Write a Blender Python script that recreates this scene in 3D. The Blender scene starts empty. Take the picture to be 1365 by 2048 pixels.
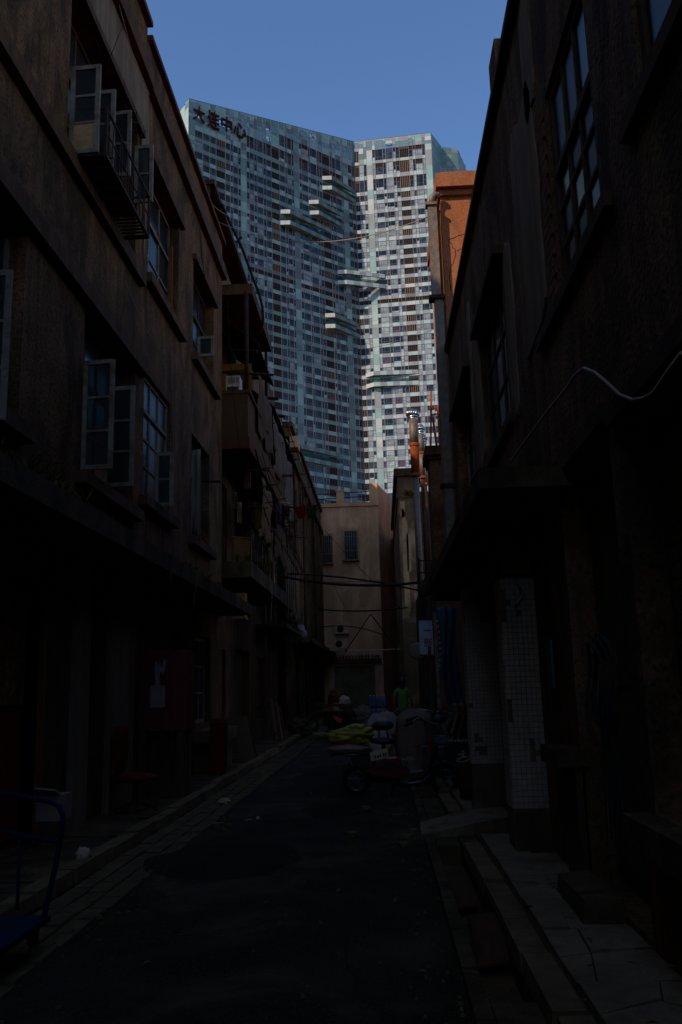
import bpy, math, random
from mathutils import Vector, Matrix, noise
random.seed(7)
SC = bpy.context.scene
COL = SC.collection
R = math.radians

# ------------------------------------------------------------------ camera
# photo 1365 x 2048 px, focal length 1745 px; alley direction (+Y) vanishes at (765, 1370)
H = 1.6
F, CX, CY = 1745.0, 682.5, 1024.0
Yc = Vector((765 - CX, 1370 - CY, F)).normalized()
Zc = Vector((450 - CX, -8745.0, F)); Zc = (Zc - Yc * Zc.dot(Yc)).normalized()
Xc = Yc.cross(Zc)
def ray(px, py):
    c = Vector((px - CX, py - CY, F))
    return Vector((Xc.dot(c), Yc.dot(c), Zc.dot(c)))
def onz(px, py, z):
    d = ray(px, py); return Vector((0, 0, H)) + d * ((z - H) / d.z)
def onx(px, py, x):
    d = ray(px, py); return Vector((0, 0, H)) + d * (x / d.x)
def ony(px, py, y):
    d = ray(px, py); return Vector((0, 0, H)) + d * (y / d.y)
cam = bpy.data.cameras.new('camera')
cam.sensor_fit = 'VERTICAL'; cam.sensor_height = 36.0; cam.sensor_width = 24.0
cam.lens = F / 2048 * 36.0
cam.clip_start = 0.05; cam.clip_end = 6000
camo = bpy.data.objects.new('camera', cam); COL.objects.link(camo)
right = Vector((Xc.x, Yc.x, Zc.x)); down = Vector((Xc.y, Yc.y, Zc.y)); fwd = Vector((Xc.z, Yc.z, Zc.z))
m = Matrix.Identity(4)
for i in range(3):
    m[i][0] = right[i]; m[i][1] = -down[i]; m[i][2] = -fwd[i]
m[2][3] = H
camo.matrix_world = m
SC.camera = camo

# ------------------------------------------------------------------ light
SUN_EL = R(35); SUN_AZ = math.atan2(-0.74, -0.673)      # sun stands left of and behind the camera
world = bpy.data.worlds.new('World'); SC.world = world; world.use_nodes = True
wn = world.node_tree
sky = wn.nodes.new('ShaderNodeTexSky'); sky.sky_type = 'NISHITA'; sky.sun_disc = False
sky.sun_elevation = SUN_EL; sky.sun_rotation = SUN_AZ % (2 * math.pi)
sky.altitude = 0; sky.air_density = 1.0; sky.dust_density = 0.2; sky.ozone_density = 7.0
wn.links.new(sky.outputs[0], wn.nodes['Background'].inputs[0])
wn.nodes['Background'].inputs[1].default_value = 0.14
sl = bpy.data.lights.new('sun', 'SUN'); sl.energy = 2.75; sl.angle = R(0.53); sl.color = (1.0, 0.90, 0.76)
slo = bpy.data.objects.new('sun', sl); COL.objects.link(slo)
sdir = Vector((math.sin(SUN_AZ) * math.cos(SUN_EL), math.cos(SUN_AZ) * math.cos(SUN_EL), math.sin(SUN_EL)))
slo.rotation_euler = sdir.to_track_quat('Z', 'Y').to_euler()
slo.location = (-30, -30, 60)
vs = SC.view_settings
vs.view_transform = 'Standard'; vs.look = 'None'; vs.gamma = 1.0; vs.exposure = 0.3; vs.use_curve_mapping = False
SC.cycles.use_denoising = True
SC.cycles.max_bounces = 6; SC.cycles.diffuse_bounces = 4; SC.cycles.glossy_bounces = 3
SC.cycles.transparent_max_bounces = 12; SC.cycles.caustics_reflective = False; SC.cycles.caustics_refractive = False

# ------------------------------------------------------------------ materials
def N(nt, t, **kw):
    n = nt.nodes.new(t)
    for k, v in kw.items(): setattr(n, k, v)
    return n
MATS = {}
def mat(name, col, col2=None, rough=0.85, scale=3.0, bump=0.0, bscale=60.0, metal=0.0, streak=None, spec=0.5,
        stain=None, stain_scale=0.8, stain_amt=0.5, coord='world', alpha=None, aniso=(1, 1, 1), speck=None, detail=6.0, mould=None):
    """procedural surface: two base tones mixed by noise, optional vertical streaks, stains and fine relief"""
    if name in MATS: return MATS[name]
    if not name.startswith(('tower', 'truss', 'sign', 'stainless')):      # alley colours tinted warm to cancel the blue skylight
        wt = lambda c: c and tuple(min(.9, a * b) for a, b in zip(c, (1.45, 0.80, 0.36)))
        col, col2, streak, stain = wt(col), wt(col2), wt(streak), wt(stain); mould = mould and (wt(mould[0]),) + tuple(mould[1:]); speck = speck and (wt(speck[0]), speck[1])
    if rough > .6 and spec == .5 and not name.startswith('tower'): spec = 0.12
    mt = bpy.data.materials.new(name); mt.use_nodes = True; MATS[name] = mt
    nt = mt.node_tree; b = nt.nodes['Principled BSDF']
    b.inputs['Roughness'].default_value = rough; b.inputs['Metallic'].default_value = metal
    b.inputs['Specular IOR Level'].default_value = spec
    if coord == 'world': src = N(nt, 'ShaderNodeNewGeometry').outputs['Position']
    else: src = N(nt, 'ShaderNodeTexCoord').outputs['Object']
    mp = N(nt, 'ShaderNodeMapping'); mp.inputs['Scale'].default_value = aniso; nt.links.new(src, mp.inputs[0])
    col2 = col2 or tuple(c * 0.7 for c in col)
    n1 = N(nt, 'ShaderNodeTexNoise'); n1.inputs['Scale'].default_value = scale; n1.inputs['Detail'].default_value = detail
    n1.inputs['Roughness'].default_value = 0.6
    nt.links.new(mp.outputs[0], n1.inputs[0])
    r1 = N(nt, 'ShaderNodeValToRGB'); r1.color_ramp.elements[0].position = 0.35; r1.color_ramp.elements[1].position = 0.68
    r1.color_ramp.elements[0].color = (*col2, 1); r1.color_ramp.elements[1].color = (*col, 1)
    nt.links.new(n1.outputs['Fac'], r1.inputs[0]); out = r1.outputs[0]
    def over(fac, c, out):
        mx = N(nt, 'ShaderNodeMix', data_type='RGBA'); nt.links.new(fac, mx.inputs[0]); nt.links.new(out, mx.inputs[6])
        mx.inputs[7].default_value = (*c, 1); return mx.outputs[2]
    if stain:
        n2 = N(nt, 'ShaderNodeTexNoise'); n2.inputs['Scale'].default_value = stain_scale; n2.inputs['Detail'].default_value = 8
        n2.inputs['Roughness'].default_value = 0.65; n2.inputs['Distortion'].default_value = 0.6
        nt.links.new(src, n2.inputs[0])
        r2 = N(nt, 'ShaderNodeValToRGB'); r2.color_ramp.elements[0].position = 0.5; r2.color_ramp.elements[1].position = 0.62
        r2.color_ramp.elements[0].color = (0, 0, 0, 1); r2.color_ramp.elements[1].color = (stain_amt,) * 3 + (1,)
        nt.links.new(n2.outputs['Fac'], r2.inputs[0]); out = over(r2.outputs[0], stain, out)
    if mould:
        m3 = N(nt, 'ShaderNodeMapping'); m3.inputs['Scale'].default_value = (1, 1, 0.55); nt.links.new(src, m3.inputs[0])
        n6 = N(nt, 'ShaderNodeTexNoise'); n6.inputs['Scale'].default_value = mould[1]; n6.inputs['Detail'].default_value = 10
        n6.inputs['Roughness'].default_value = 0.72; n6.inputs['Distortion'].default_value = 1.2; nt.links.new(m3.outputs[0], n6.inputs[0])
        r6 = N(nt, 'ShaderNodeValToRGB'); r6.color_ramp.elements[0].position = 0.47; r6.color_ramp.elements[1].position = 0.60
        r6.color_ramp.elements[0].color = (0, 0, 0, 1); r6.color_ramp.elements[1].color = (mould[2],) * 3 + (1,)
        nt.links.new(n6.outputs['Fac'], r6.inputs[0]); out = over(r6.outputs[0], mould[0], out)
    if streak:
        m2 = N(nt, 'ShaderNodeMapping'); m2.inputs['Scale'].default_value = (4.0, 4.0, 0.16); nt.links.new(src, m2.inputs[0])
        n3 = N(nt, 'ShaderNodeTexNoise'); n3.inputs['Scale'].default_value = 1.0; n3.inputs['Detail'].default_value = 7
        n3.inputs['Roughness'].default_value = 0.7
        nt.links.new(m2.outputs[0], n3.inputs[0])
        r3 = N(nt, 'ShaderNodeValToRGB'); r3.color_ramp.elements[0].position = 0.46; r3.color_ramp.elements[1].position = 0.66
        r3.color_ramp.elements[0].color = (0, 0, 0, 1); r3.color_ramp.elements[1].color = (0.75,) * 3 + (1,)
        nt.links.new(n3.outputs['Fac'], r3.inputs[0]); out = over(r3.outputs[0], streak, out)
    if speck:
        n4 = N(nt, 'ShaderNodeTexNoise'); n4.inputs['Scale'].default_value = speck[1]; n4.inputs['Detail'].default_value = 3; n4.inputs['Roughness'].default_value = 0.7; nt.links.new(src, n4.inputs[0])
        r4 = N(nt, 'ShaderNodeValToRGB'); r4.color_ramp.elements[0].position = 0.52; r4.color_ramp.elements[1].position = 0.64
        r4.color_ramp.elements[1].color = (0.75,) * 3 + (1,); r4.color_ramp.elements[0].color = (0, 0, 0, 1)
        nt.links.new(n4.outputs['Fac'], r4.inputs[0]); out = over(r4.outputs[0], speck[0], out)
    nt.links.new(out, b.inputs['Base Color'])
    if bump:
        n5 = N(nt, 'ShaderNodeTexNoise'); n5.inputs['Scale'].default_value = bscale; n5.inputs['Detail'].default_value = 5
        nt.links.new(src, n5.inputs[0])
        bp = N(nt, 'ShaderNodeBump'); bp.inputs['Strength'].default_value = bump; bp.inputs['Distance'].default_value = 0.02
        nt.links.new(n5.outputs['Fac'], bp.inputs['Height']); nt.links.new(bp.outputs[0], b.inputs['Normal'])
    if alpha is not None:
        b.inputs['Alpha'].default_value = alpha
    return mt

STUCCO = mat('stucco_brown', (0.20, 0.145, 0.12), (0.12, 0.088, 0.073), mould=((0.03, 0.027, 0.028), 0.9, 0.8), scale=2.6, bump=0.9, bscale=26, streak=(0.05, 0.04, 0.037), stain=(0.20, 0.165, 0.15), stain_scale=0.5, stain_amt=0.35, rough=0.95, speck=((0.022, 0.018, 0.016), 22))
TRIM = mat('trim_brown', (0.13, 0.093, 0.082), (0.075, 0.055, 0.05), mould=((0.025, 0.022, 0.022), 1.3, 0.7), scale=2.0, bump=0.35, bscale=30, streak=(0.05, 0.035, 0.03), rough=0.9)
STUCCO_R = mat('stucco_dark_brown', (0.24, 0.175, 0.145), (0.14, 0.104, 0.088), mould=((0.03, 0.027, 0.028), 0.8, 0.85), scale=2.4, bump=0.9, bscale=26, streak=(0.04, 0.033, 0.03), stain=(0.17, 0.15, 0.15), stain_scale=0.45, stain_amt=0.5, rough=0.95, speck=((0.02, 0.016, 0.014), 24))
PLASTER_G = mat('plaster_grey', (0.24, 0.25, 0.32), (0.15, 0.155, 0.2), scale=1.2, bump=0.3, bscale=20, streak=(0.10, 0.085, 0.08), rough=0.95)
ORANGE = mat('stucco_orange', (0.31, 0.205, 0.19), (0.235, 0.15, 0.135), mould=((0.15, 0.1, 0.09), 1.4, 0.55), scale=3.0, bump=0.8, bscale=45, streak=(0.30, 0.13, 0.075), rough=0.95, speck=((0.22, 0.09, 0.05), 30))
BROWNP = mat('plaster_brown', (0.20, 0.145, 0.12), (0.12, 0.09, 0.075), mould=((0.03, 0.025, 0.025), 0.7, 0.8), scale=1.2, bump=0.35, bscale=25, streak=(0.06, 0.045, 0.04), stain=(0.07, 0.055, 0.05), stain_scale=0.6, stain_amt=0.6, rough=0.95)
TAN = mat('plaster_tan', (0.62, 0.54, 0.56), (0.54, 0.44, 0.45), mould=((0.26, 0.2, 0.19), 0.6, 0.5), scale=0.8, bump=0.25, bscale=25, streak=(0.38, 0.28, 0.27), stain=(0.43, 0.33, 0.25), stain_scale=0.35, stain_amt=0.4, rough=0.95)
TAN_PEEL = mat('plaster_peeling', (0.24, 0.21, 0.23), (0.16, 0.14, 0.15), mould=((0.08, 0.07, 0.07), 0.8, 0.7), scale=1.0, bump=0.4, bscale=20, streak=(0.14, 0.085, 0.06), stain=(0.52, 0.46, 0.42), stain_scale=0.7, stain_amt=0.9, rough=0.95)
CONC = mat('concrete', (0.20, 0.19, 0.175), (0.12, 0.112, 0.10), scale=2.2, bump=0.4, bscale=40, stain=(0.08, 0.075, 0.07), stain_scale=1.1, stain_amt=0.7, rough=0.95)
CONC_D = mat('concrete_dark', (0.12, 0.115, 0.11), (0.06, 0.057, 0.053), mould=((0.025, 0.023, 0.022), 1.6, 0.8), scale=2.2, bump=0.5, bscale=40, stain=(0.035, 0.033, 0.03), stain_scale=1.3, stain_amt=0.7, rough=0.95)
ASPH = mat('asphalt', (0.044, 0.046, 0.056), (0.022, 0.023, 0.027), mould=((0.014, 0.014, 0.016), 0.9, 0.85), scale=1.3, bump=0.7, bscale=90, stain=(0.10, 0.10, 0.105), stain_scale=0.8, stain_amt=0.6, rough=0.98, spec=0.15, speck=((0.08, 0.085, 0.10), 45))
ASPH_P = mat('asphalt_patch', (0.028, 0.028, 0.03), (0.017, 0.017, 0.018), scale=2.0, bump=0.5, bscale=90, rough=0.98, spec=0.15)
EARTH = mat('earth', (0.09, 0.075, 0.06), (0.05, 0.042, 0.035), scale=4, bump=0.6, bscale=30, rough=1.0)
SLAB = mat('paving_concrete', (0.23, 0.24, 0.27), (0.16, 0.165, 0.18), mould=((0.09, 0.085, 0.085), 5.0, 0.55), scale=1.6, bump=0.35, bscale=50, stain=(0.085, 0.08, 0.075), stain_scale=1.4, stain_amt=0.7, rough=0.95, spec=0.15)
KERB = mat('kerb_stone', (0.19, 0.18, 0.165), (0.11, 0.105, 0.095), scale=3.5, bump=0.5, bscale=35, stain=(0.06, 0.055, 0.05), stain_scale=2, stain_amt=0.7, rough=0.95, spec=0.15)
SETT = mat('paving_sett', (0.13, 0.125, 0.115), (0.07, 0.066, 0.06), scale=5, bump=0.5, bscale=40, rough=0.95, spec=0.15)
TILE = mat('white_tile', (0.38, 0.46, 0.63), (0.27, 0.33, 0.45), mould=((.2, .2, .24), 1.5, .5), scale=14.0, stain=(0.25, 0.24, 0.27), stain_scale=1.8, stain_amt=0.5, rough=0.45, spec=0.4, bump=0.1, bscale=30)
GROUT = mat('tile_grout', (0.17, 0.16, 0.17), (0.08, 0.075, 0.08), scale=6, rough=0.95)
WOODF = mat('painted_wood_white', (0.26, 0.31, 0.46), (0.15, 0.18, 0.27), scale=8, bump=0.3, bscale=40, stain=(0.12, 0.08, 0.06), stain_scale=3, stain_amt=0.7, rough=0.8)
WOODB = mat('painted_wood_brown', (0.10, 0.082, 0.085), (0.055, 0.045, 0.046), scale=5, bump=0.3, bscale=40, rough=0.8, aniso=(6, 6, 1))
WOODO = mat('orange_wood', (0.19, 0.11, 0.075), (0.12, 0.07, 0.045), scale=5, bump=0.3, bscale=40, rough=0.8, aniso=(6, 6, 1))
DARKIN = mat('dark_interior', (0.022, 0.02, 0.02), (0.012, 0.011, 0.011), rough=1.0, spec=0.1)
CURTAIN = mat('curtain', (0.20, 0.24, 0.36), (0.12, 0.14, 0.21), scale=3, aniso=(10, 10, 0.4), rough=0.95)
IRON = mat('dark_iron', (0.035, 0.03, 0.028), (0.02, 0.017, 0.016), rough=0.7, scale=10, stain=(0.09, 0.045, 0.025), stain_scale=6, stain_amt=0.7)
RUST = mat('rust_iron', (0.23, 0.075, 0.03), (0.12, 0.042, 0.02), scale=12, bump=0.3, bscale=80, rough=0.9)
SCAF = mat('orange_iron', (0.42, 0.12, 0.035), (0.25, 0.07, 0.025), scale=10, rough=0.8)
GALV = mat('galvanised', (0.17, 0.20, 0.29), (0.09, 0.11, 0.15), scale=9, rough=0.6, metal=0.35, stain=(0.2, 0.1, 0.06), stain_scale=2.0, stain_amt=0.35)
STEEL = mat('stainless', (0.5, 0.47, 0.44), (0.4, 0.37, 0.34), rough=0.3, metal=0.95, scale=20)
RUBBER = mat('black_rubber', (0.02, 0.02, 0.02), (0.013, 0.013, 0.013), rough=0.75, scale=20)
CABLE = mat('black_cable', (0.022, 0.021, 0.022), rough=0.65)
CABLE_P = mat('pale_cable', (0.36, 0.38, 0.5), rough=0.7)
PVC = mat('white_pvc', (0.55, 0.55, 0.55), (0.4, 0.4, 0.4), rough=0.5, scale=4, stain=(0.25, 0.2, 0.16), stain_scale=2, stain_amt=0.5)
LEAF = mat('leaf_green', (0.075, 0.12, 0.035), (0.04, 0.07, 0.02), scale=12, rough=0.7)
LEAF_Y = mat('leaf_yellow', (0.22, 0.18, 0.04), (0.09, 0.10, 0.03), scale=9, rough=0.7)
STRAW = mat('dry_stalk', (0.17, 0.13, 0.08), rough=0.9)
TARP_D = mat('dark_tarp', (0.05, 0.042, 0.036), (0.03, 0.026, 0.022), rough=0.7, scale=2, stain=(0.085, 0.06, 0.04), stain_scale=0.9, stain_amt=0.7)
def flat(name, c, rough=0.8, **k): return mat(name, c, tuple(x * 0.78 for x in c), rough=rough, scale=k.pop('scale', 6), **k)

def glass(name, tint, see, rough=0.06, base=(0.01, 0.012, 0.015)):
    """window pane: mirrors the sky, lets part of the light through"""
    mt = bpy.data.materials.new(name); mt.use_nodes = True; nt = mt.node_tree
    b = nt.nodes['Principled BSDF']; b.inputs['Base Color'].default_value = (*base, 1); b.inputs['Roughness'].default_value = rough
    b.inputs['Specular IOR Level'].default_value = 0.17
    tr = N(nt, 'ShaderNodeBsdfTransparent'); tr.inputs[0].default_value = (*tint, 1)
    mx = N(nt, 'ShaderNodeMixShader'); mx.inputs[0].default_value = see
    nz = N(nt, 'ShaderNodeTexNoise'); nz.inputs['Scale'].default_value = 2.2
    g = N(nt, 'ShaderNodeNewGeometry'); nt.links.new(g.outputs['Position'], nz.inputs[0])
    bp = N(nt, 'ShaderNodeBump'); bp.inputs['Strength'].default_value = 0.05; bp.inputs['Distance'].default_value = 0.05
    nt.links.new(nz.outputs['Fac'], bp.inputs['Height']); nt.links.new(bp.outputs[0], b.inputs['Normal'])
    nt.links.new(b.outputs[0], mx.inputs[1]); nt.links.new(tr.outputs[0], mx.inputs[2])
    nt.links.new(mx.outputs[0], nt.nodes['Material Output'].inputs[0])
    return mt
GLASS = glass('window_glass', (0.8, 0.82, 0.8), 0.5, base=(0.05, 0.045, 0.04), rough=0.14)
GLASS_D = glass('dusty_glass', (0.7, 0.72, 0.72), 0.45, base=(0.05, 0.045, 0.04), rough=0.3)

# ------------------------------------------------------------------ mesh helpers
class MB:
    def __init__(s): s.v = []; s.f = []; s.m = []; s.s = []
    def add(s, vs, fs, mi=0, sm=False):
        o = len(s.v); s.v += [tuple(p) for p in vs]
        for f in fs: s.f.append([i + o for i in f]); s.m.append(mi); s.s.append(sm)
        return s
    def box(s, x0, x1, y0, y1, z0, z1, mi=0):
        if x0 > x1: x0, x1 = x1, x0
        if y0 > y1: y0, y1 = y1, y0
        if z0 > z1: z0, z1 = z1, z0
        v = [(x0, y0, z0), (x1, y0, z0), (x1, y1, z0), (x0, y1, z0), (x0, y0, z1), (x1, y0, z1), (x1, y1, z1), (x0, y1, z1)]
        return s.add(v, [(0, 3, 2, 1), (4, 5, 6, 7), (0, 1, 5, 4), (1, 2, 6, 5), (2, 3, 7, 6), (3, 0, 4, 7)], mi)
    def hexa(s, b, t, mi=0):
        """solid between a bottom and a top quad (same winding)"""
        return s.add(list(b) + list(t), [(3, 2, 1, 0), (4, 5, 6, 7), (0, 1, 5, 4), (1, 2, 6, 5), (2, 3, 7, 6), (3, 0, 4, 7)], mi)
    def prism(s, poly, z0, z1, mi=0):
        n = len(poly); v = [(x, y, z0) for x, y in poly] + [(x, y, z1) for x, y in poly]
        return s.add(v, [list(range(n))[::-1], list(range(n, 2 * n))] + [(i, (i + 1) % n, n + (i + 1) % n, n + i) for i in range(n)], mi)
    def quad(s, a, b, c, d, mi=0): return s.add([a, b, c, d], [(0, 1, 2, 3)], mi)
    def bar(s, a, b, w, h=None, mi=0, up=(0, 0, 1)):
        a, b = Vector(a), Vector(b); d = (b - a)
        if d.length < 1e-6: return s
        d.normalize(); u = Vector(up)
        if abs(d.dot(u)) > 0.97: u = Vector((1, 0, 0))
        x = d.cross(u).normalized() * (w / 2); y = x.cross(d).normalized() * ((h or w) / 2)
        return s.hexa([a - x - y, a + x - y, a + x + y, a - x + y], [b - x - y, b + x - y, b + x + y, b - x + y], mi)
    def tube(s, pts, r, n=6, mi=0, cap=True, smooth=True):
        pts = [Vector(p) for p in pts]; k = len(pts); rs = r if isinstance(r, (list, tuple)) else [r] * k
        o = len(s.v); prev = None
        for i, p in enumerate(pts):
            d = (pts[min(i + 1, k - 1)] - pts[max(i - 1, 0)])
            d = d.normalized() if d.length > 1e-9 else Vector((0, 0, 1))
            if prev is None:
                u = Vector((0, 0, 1)) if abs(d.z) < 0.9 else Vector((1, 0, 0)); x = d.cross(u).normalized()
            else:
                x = (prev - d * prev.dot(d)); x = x.normalized() if x.length > 1e-6 else d.orthogonal().normalized()
            prev = x; y = d.cross(x)
            for j in range(n):
                a = 2 * math.pi * j / n; s.v.append(tuple(p + x * (math.cos(a) * rs[i]) + y * (math.sin(a) * rs[i])))
        for i in range(k - 1):
            for j in range(n):
                a = o + i * n + j; b = o + i * n + (j + 1) % n
                s.f.append([a, b, b + n, a + n]); s.m.append(mi); s.s.append(smooth)
        if cap:
            s.f.append([o + j for j in range(n)][::-1]); s.m.append(mi); s.s.append(False)
            s.f.append([o + (k - 1) * n + j for j in range(n)]); s.m.append(mi); s.s.append(False)
        return s
    def lathe(s, prof, c=(0, 0, 0), n=14, axis='z', mi=0, smooth=True):
        o = len(s.v)
        for r, h in prof:
            for j in range(n):
                a = 2 * math.pi * j / n; p, q = r * math.cos(a), r * math.sin(a)
                s.v.append({'z': (c[0] + p, c[1] + q, c[2] + h), 'x': (c[0] + h, c[1] + p, c[2] + q), 'y': (c[0] + p, c[1] + h, c[2] + q)}[axis])
        for i in range(len(prof) - 1):
            for j in range(n):
                a = o + i * n + j; b = o + i * n + (j + 1) % n
                s.f.append([a, b, b + n, a + n]); s.m.append(mi); s.s.append(smooth)
        for e in (0, len(prof) - 1):
            if prof[e][0] > 1e-5: s.f.append([o + e * n + j for j in range(n)]); s.m.append(mi); s.s.append(False)
        return s
    def blob(s, c, r, seed=0, amp=0.2, freq=1.6, nu=22, nv=14, flat_z=None, mi=0):
        """lumpy closed bag"""
        o = len(s.v); c = Vector(c)
        for i in range(nv + 1):
            t = math.pi * i / nv
            for j in range(nu):
                a = 2 * math.pi * j / nu
                d = Vector((math.sin(t) * math.cos(a), math.sin(t) * math.sin(a), math.cos(t)))
                k = 1 + amp * noise.fractal(d * freq + Vector((seed * 3.7, seed * 1.3, 0)), 1.0, 2.0, 4) + amp * 0.35 * abs(noise.noise(d * freq * 3.1 + Vector((seed, 9, 2))))
                p = c + Vector((d.x * r[0], d.y * r[1], d.z * r[2])) * k
                if flat_z is not None and p.z < flat_z: p.z = flat_z + 0.001 * math.sin(a * 3)
                s.v.append(tuple(p))
        for i in range(nv):
            for j in range(nu):
                a = o + i * nu + j; b = o + i * nu + (j + 1) % nu
                s.f.append([a, b, b + nu, a + nu]); s.m.append(mi); s.s.append(True)
        return s
    def sheet(s, fn, nu, nv, mi=0, thick=0.0, smooth=True):
        """grid surface fn(u,v) -> point, given thickness"""
        o = len(s.v); P = [[Vector(fn(i / nu, j / nv)) for j in range(nv + 1)] for i in range(nu + 1)]
        for i in range(nu + 1):
            for j in range(nv + 1): s.v.append(tuple(P[i][j]))
        for i in range(nu):
            for j in range(nv):
                a = o + i * (nv + 1) + j; s.f.append([a, a + 1, a + nv + 2, a + nv + 1]); s.m.append(mi); s.s.append(smooth)
        if thick:
            o2 = len(s.v)
            for i in range(nu + 1):
                for j in range(nv + 1):
                    du = P[min(i + 1, nu)][j] - P[max(i - 1, 0)][j]; dv = P[i][min(j + 1, nv)] - P[i][max(j - 1, 0)]
                    nn = du.cross(dv); nn = nn.normalized() if nn.length > 1e-9 else Vector((0, 0, 1))
                    s.v.append(tuple(P[i][j] + nn * thick))
            for i in range(nu):
                for j in range(nv):
                    a = o2 + i * (nv + 1) + j; s.f.append([a, a + nv + 1, a + nv + 2, a + 1]); s.m.append(mi); s.s.append(smooth)
            ring = [(i, 0) for i in range(nu)] + [(nu, j) for j in range(nv)] + [(nu - i, nv) for i in range(nu)] + [(0, nv - j) for j in range(nv)]
            for k in range(len(ring)):
                (i, j), (p, q) = ring[k], ring[(k + 1) % len(ring)]
                a, b = i * (nv + 1) + j, p * (nv + 1) + q
                s.f.append([o + a, o + b, o2 + b, o2 + a]); s.m.append(mi); s.s.append(False)
        return s
    def mesh(s, name, mats, off=(0, 0, 0)):
        me = bpy.data.meshes.new(name)
        v = s.v if not any(off) else [(a - off[0], b - off[1], c - off[2]) for a, b, c in s.v]
        me.from_pydata(v, [], s.f)
        for mm in (mats if isinstance(mats, (list, tuple)) else [mats]): me.materials.append(mm)
        me.polygons.foreach_set('material_index', s.m); me.polygons.foreach_set('use_smooth', s.s)
        me.update()
        return me
    def build(s, name, mats, parent=None):
        off = Vector((0, 0, 0)); p = parent
        while p is not None: off += p.location; p = p.parent
        return link(name, s.mesh(name, mats, off), parent)
def link(name, data, parent=None, loc=None):
    o = bpy.data.objects.new(name, data); COL.objects.link(o)
    if parent is not None: o.parent = parent
    if loc is not None: o.location = loc
    return o
def tag(o, label=None, cat=None, group=None, kind=None):
    if label: o['label'] = label
    if cat: o['category'] = cat
    if group: o['group'] = group
    if kind: o['kind'] = kind
    return o
def thing(name, loc, label, cat, group=None):
    return tag(link(name, None, None, loc), label, cat, group)
def struct(name, mb, mats, parent=None):
    o = mb.build(name, mats, parent)
    if parent is None: o['kind'] = 'structure'
    return o
def copy_tree(o, parent=None):
    c = o.copy(); COL.objects.link(c); c.parent = parent
    for ch in o.children: copy_tree(ch, c)
    return c

class Fr:
    """upright wall frame: u along the wall, z up, d out of the wall"""
    def __init__(s, o, t, n): s.o = Vector(o); s.t = Vector(t).normalized(); s.n = Vector(n).normalized()
    def p(s, u, z, d=0.0):
        q = s.o + s.t * u + s.n * d; return (q.x, q.y, z)
    def box(s, mb, u0, u1, z0, z1, d0, d1, mi=0):
        b = [s.p(u0, z0, d0), s.p(u1, z0, d0), s.p(u1, z0, d1), s.p(u0, z0, d1)]
        t = [s.p(u0, z1, d0), s.p(u1, z1, d0), s.p(u1, z1, d1), s.p(u0, z1, d1)]
        return mb.hexa(b, t, mi)
    def wall(s, mb, u0, u1, z0, z1, holes, depth=0.28, mi=0, mr=None, back=None):
        """front skin with real openings and reveals"""
        us = sorted({u0, u1, *[h[0] for h in holes], *[h[1] for h in holes]}); zs = sorted({z0, z1, *[h[2] for h in holes], *[h[3] for h in holes]})
        us = [u for u in us if u0 <= u <= u1]; zs = [z for z in zs if z0 <= z <= z1]
        for i in range(len(us) - 1):
            for j in range(len(zs) - 1):
                uc, zc = (us[i] + us[i + 1]) / 2, (zs[j] + zs[j + 1]) / 2
                if any(h[0] < uc < h[1] and h[2] < zc < h[3] for h in holes): continue
                mb.quad(s.p(us[i], zs[j]), s.p(us[i + 1], zs[j]), s.p(us[i + 1], zs[j + 1]), s.p(us[i], zs[j + 1]), mi)
        for a, b, c, d in [h[:4] for h in holes]:
            r = mi if mr is None else mr
            mb.quad(s.p(a, c), s.p(a, d), s.p(a, d, -depth), s.p(a, c, -depth), r); mb.quad(s.p(b, c), s.p(b, d), s.p(b, d, -depth), s.p(b, c, -depth), r)
            mb.quad(s.p(a, c), s.p(b, c), s.p(b, c, -depth), s.p(a, c, -depth), r); mb.quad(s.p(a, d), s.p(b, d), s.p(b, d, -depth), s.p(a, d, -depth), r)
        return mb
FA = Fr((-3.6, 0), (0, 1), (1, 0))          # wall of the house on the left
FR = Fr((1.5, 0), (0, 1), (-1, 0))          # wall of the house on the right

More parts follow.
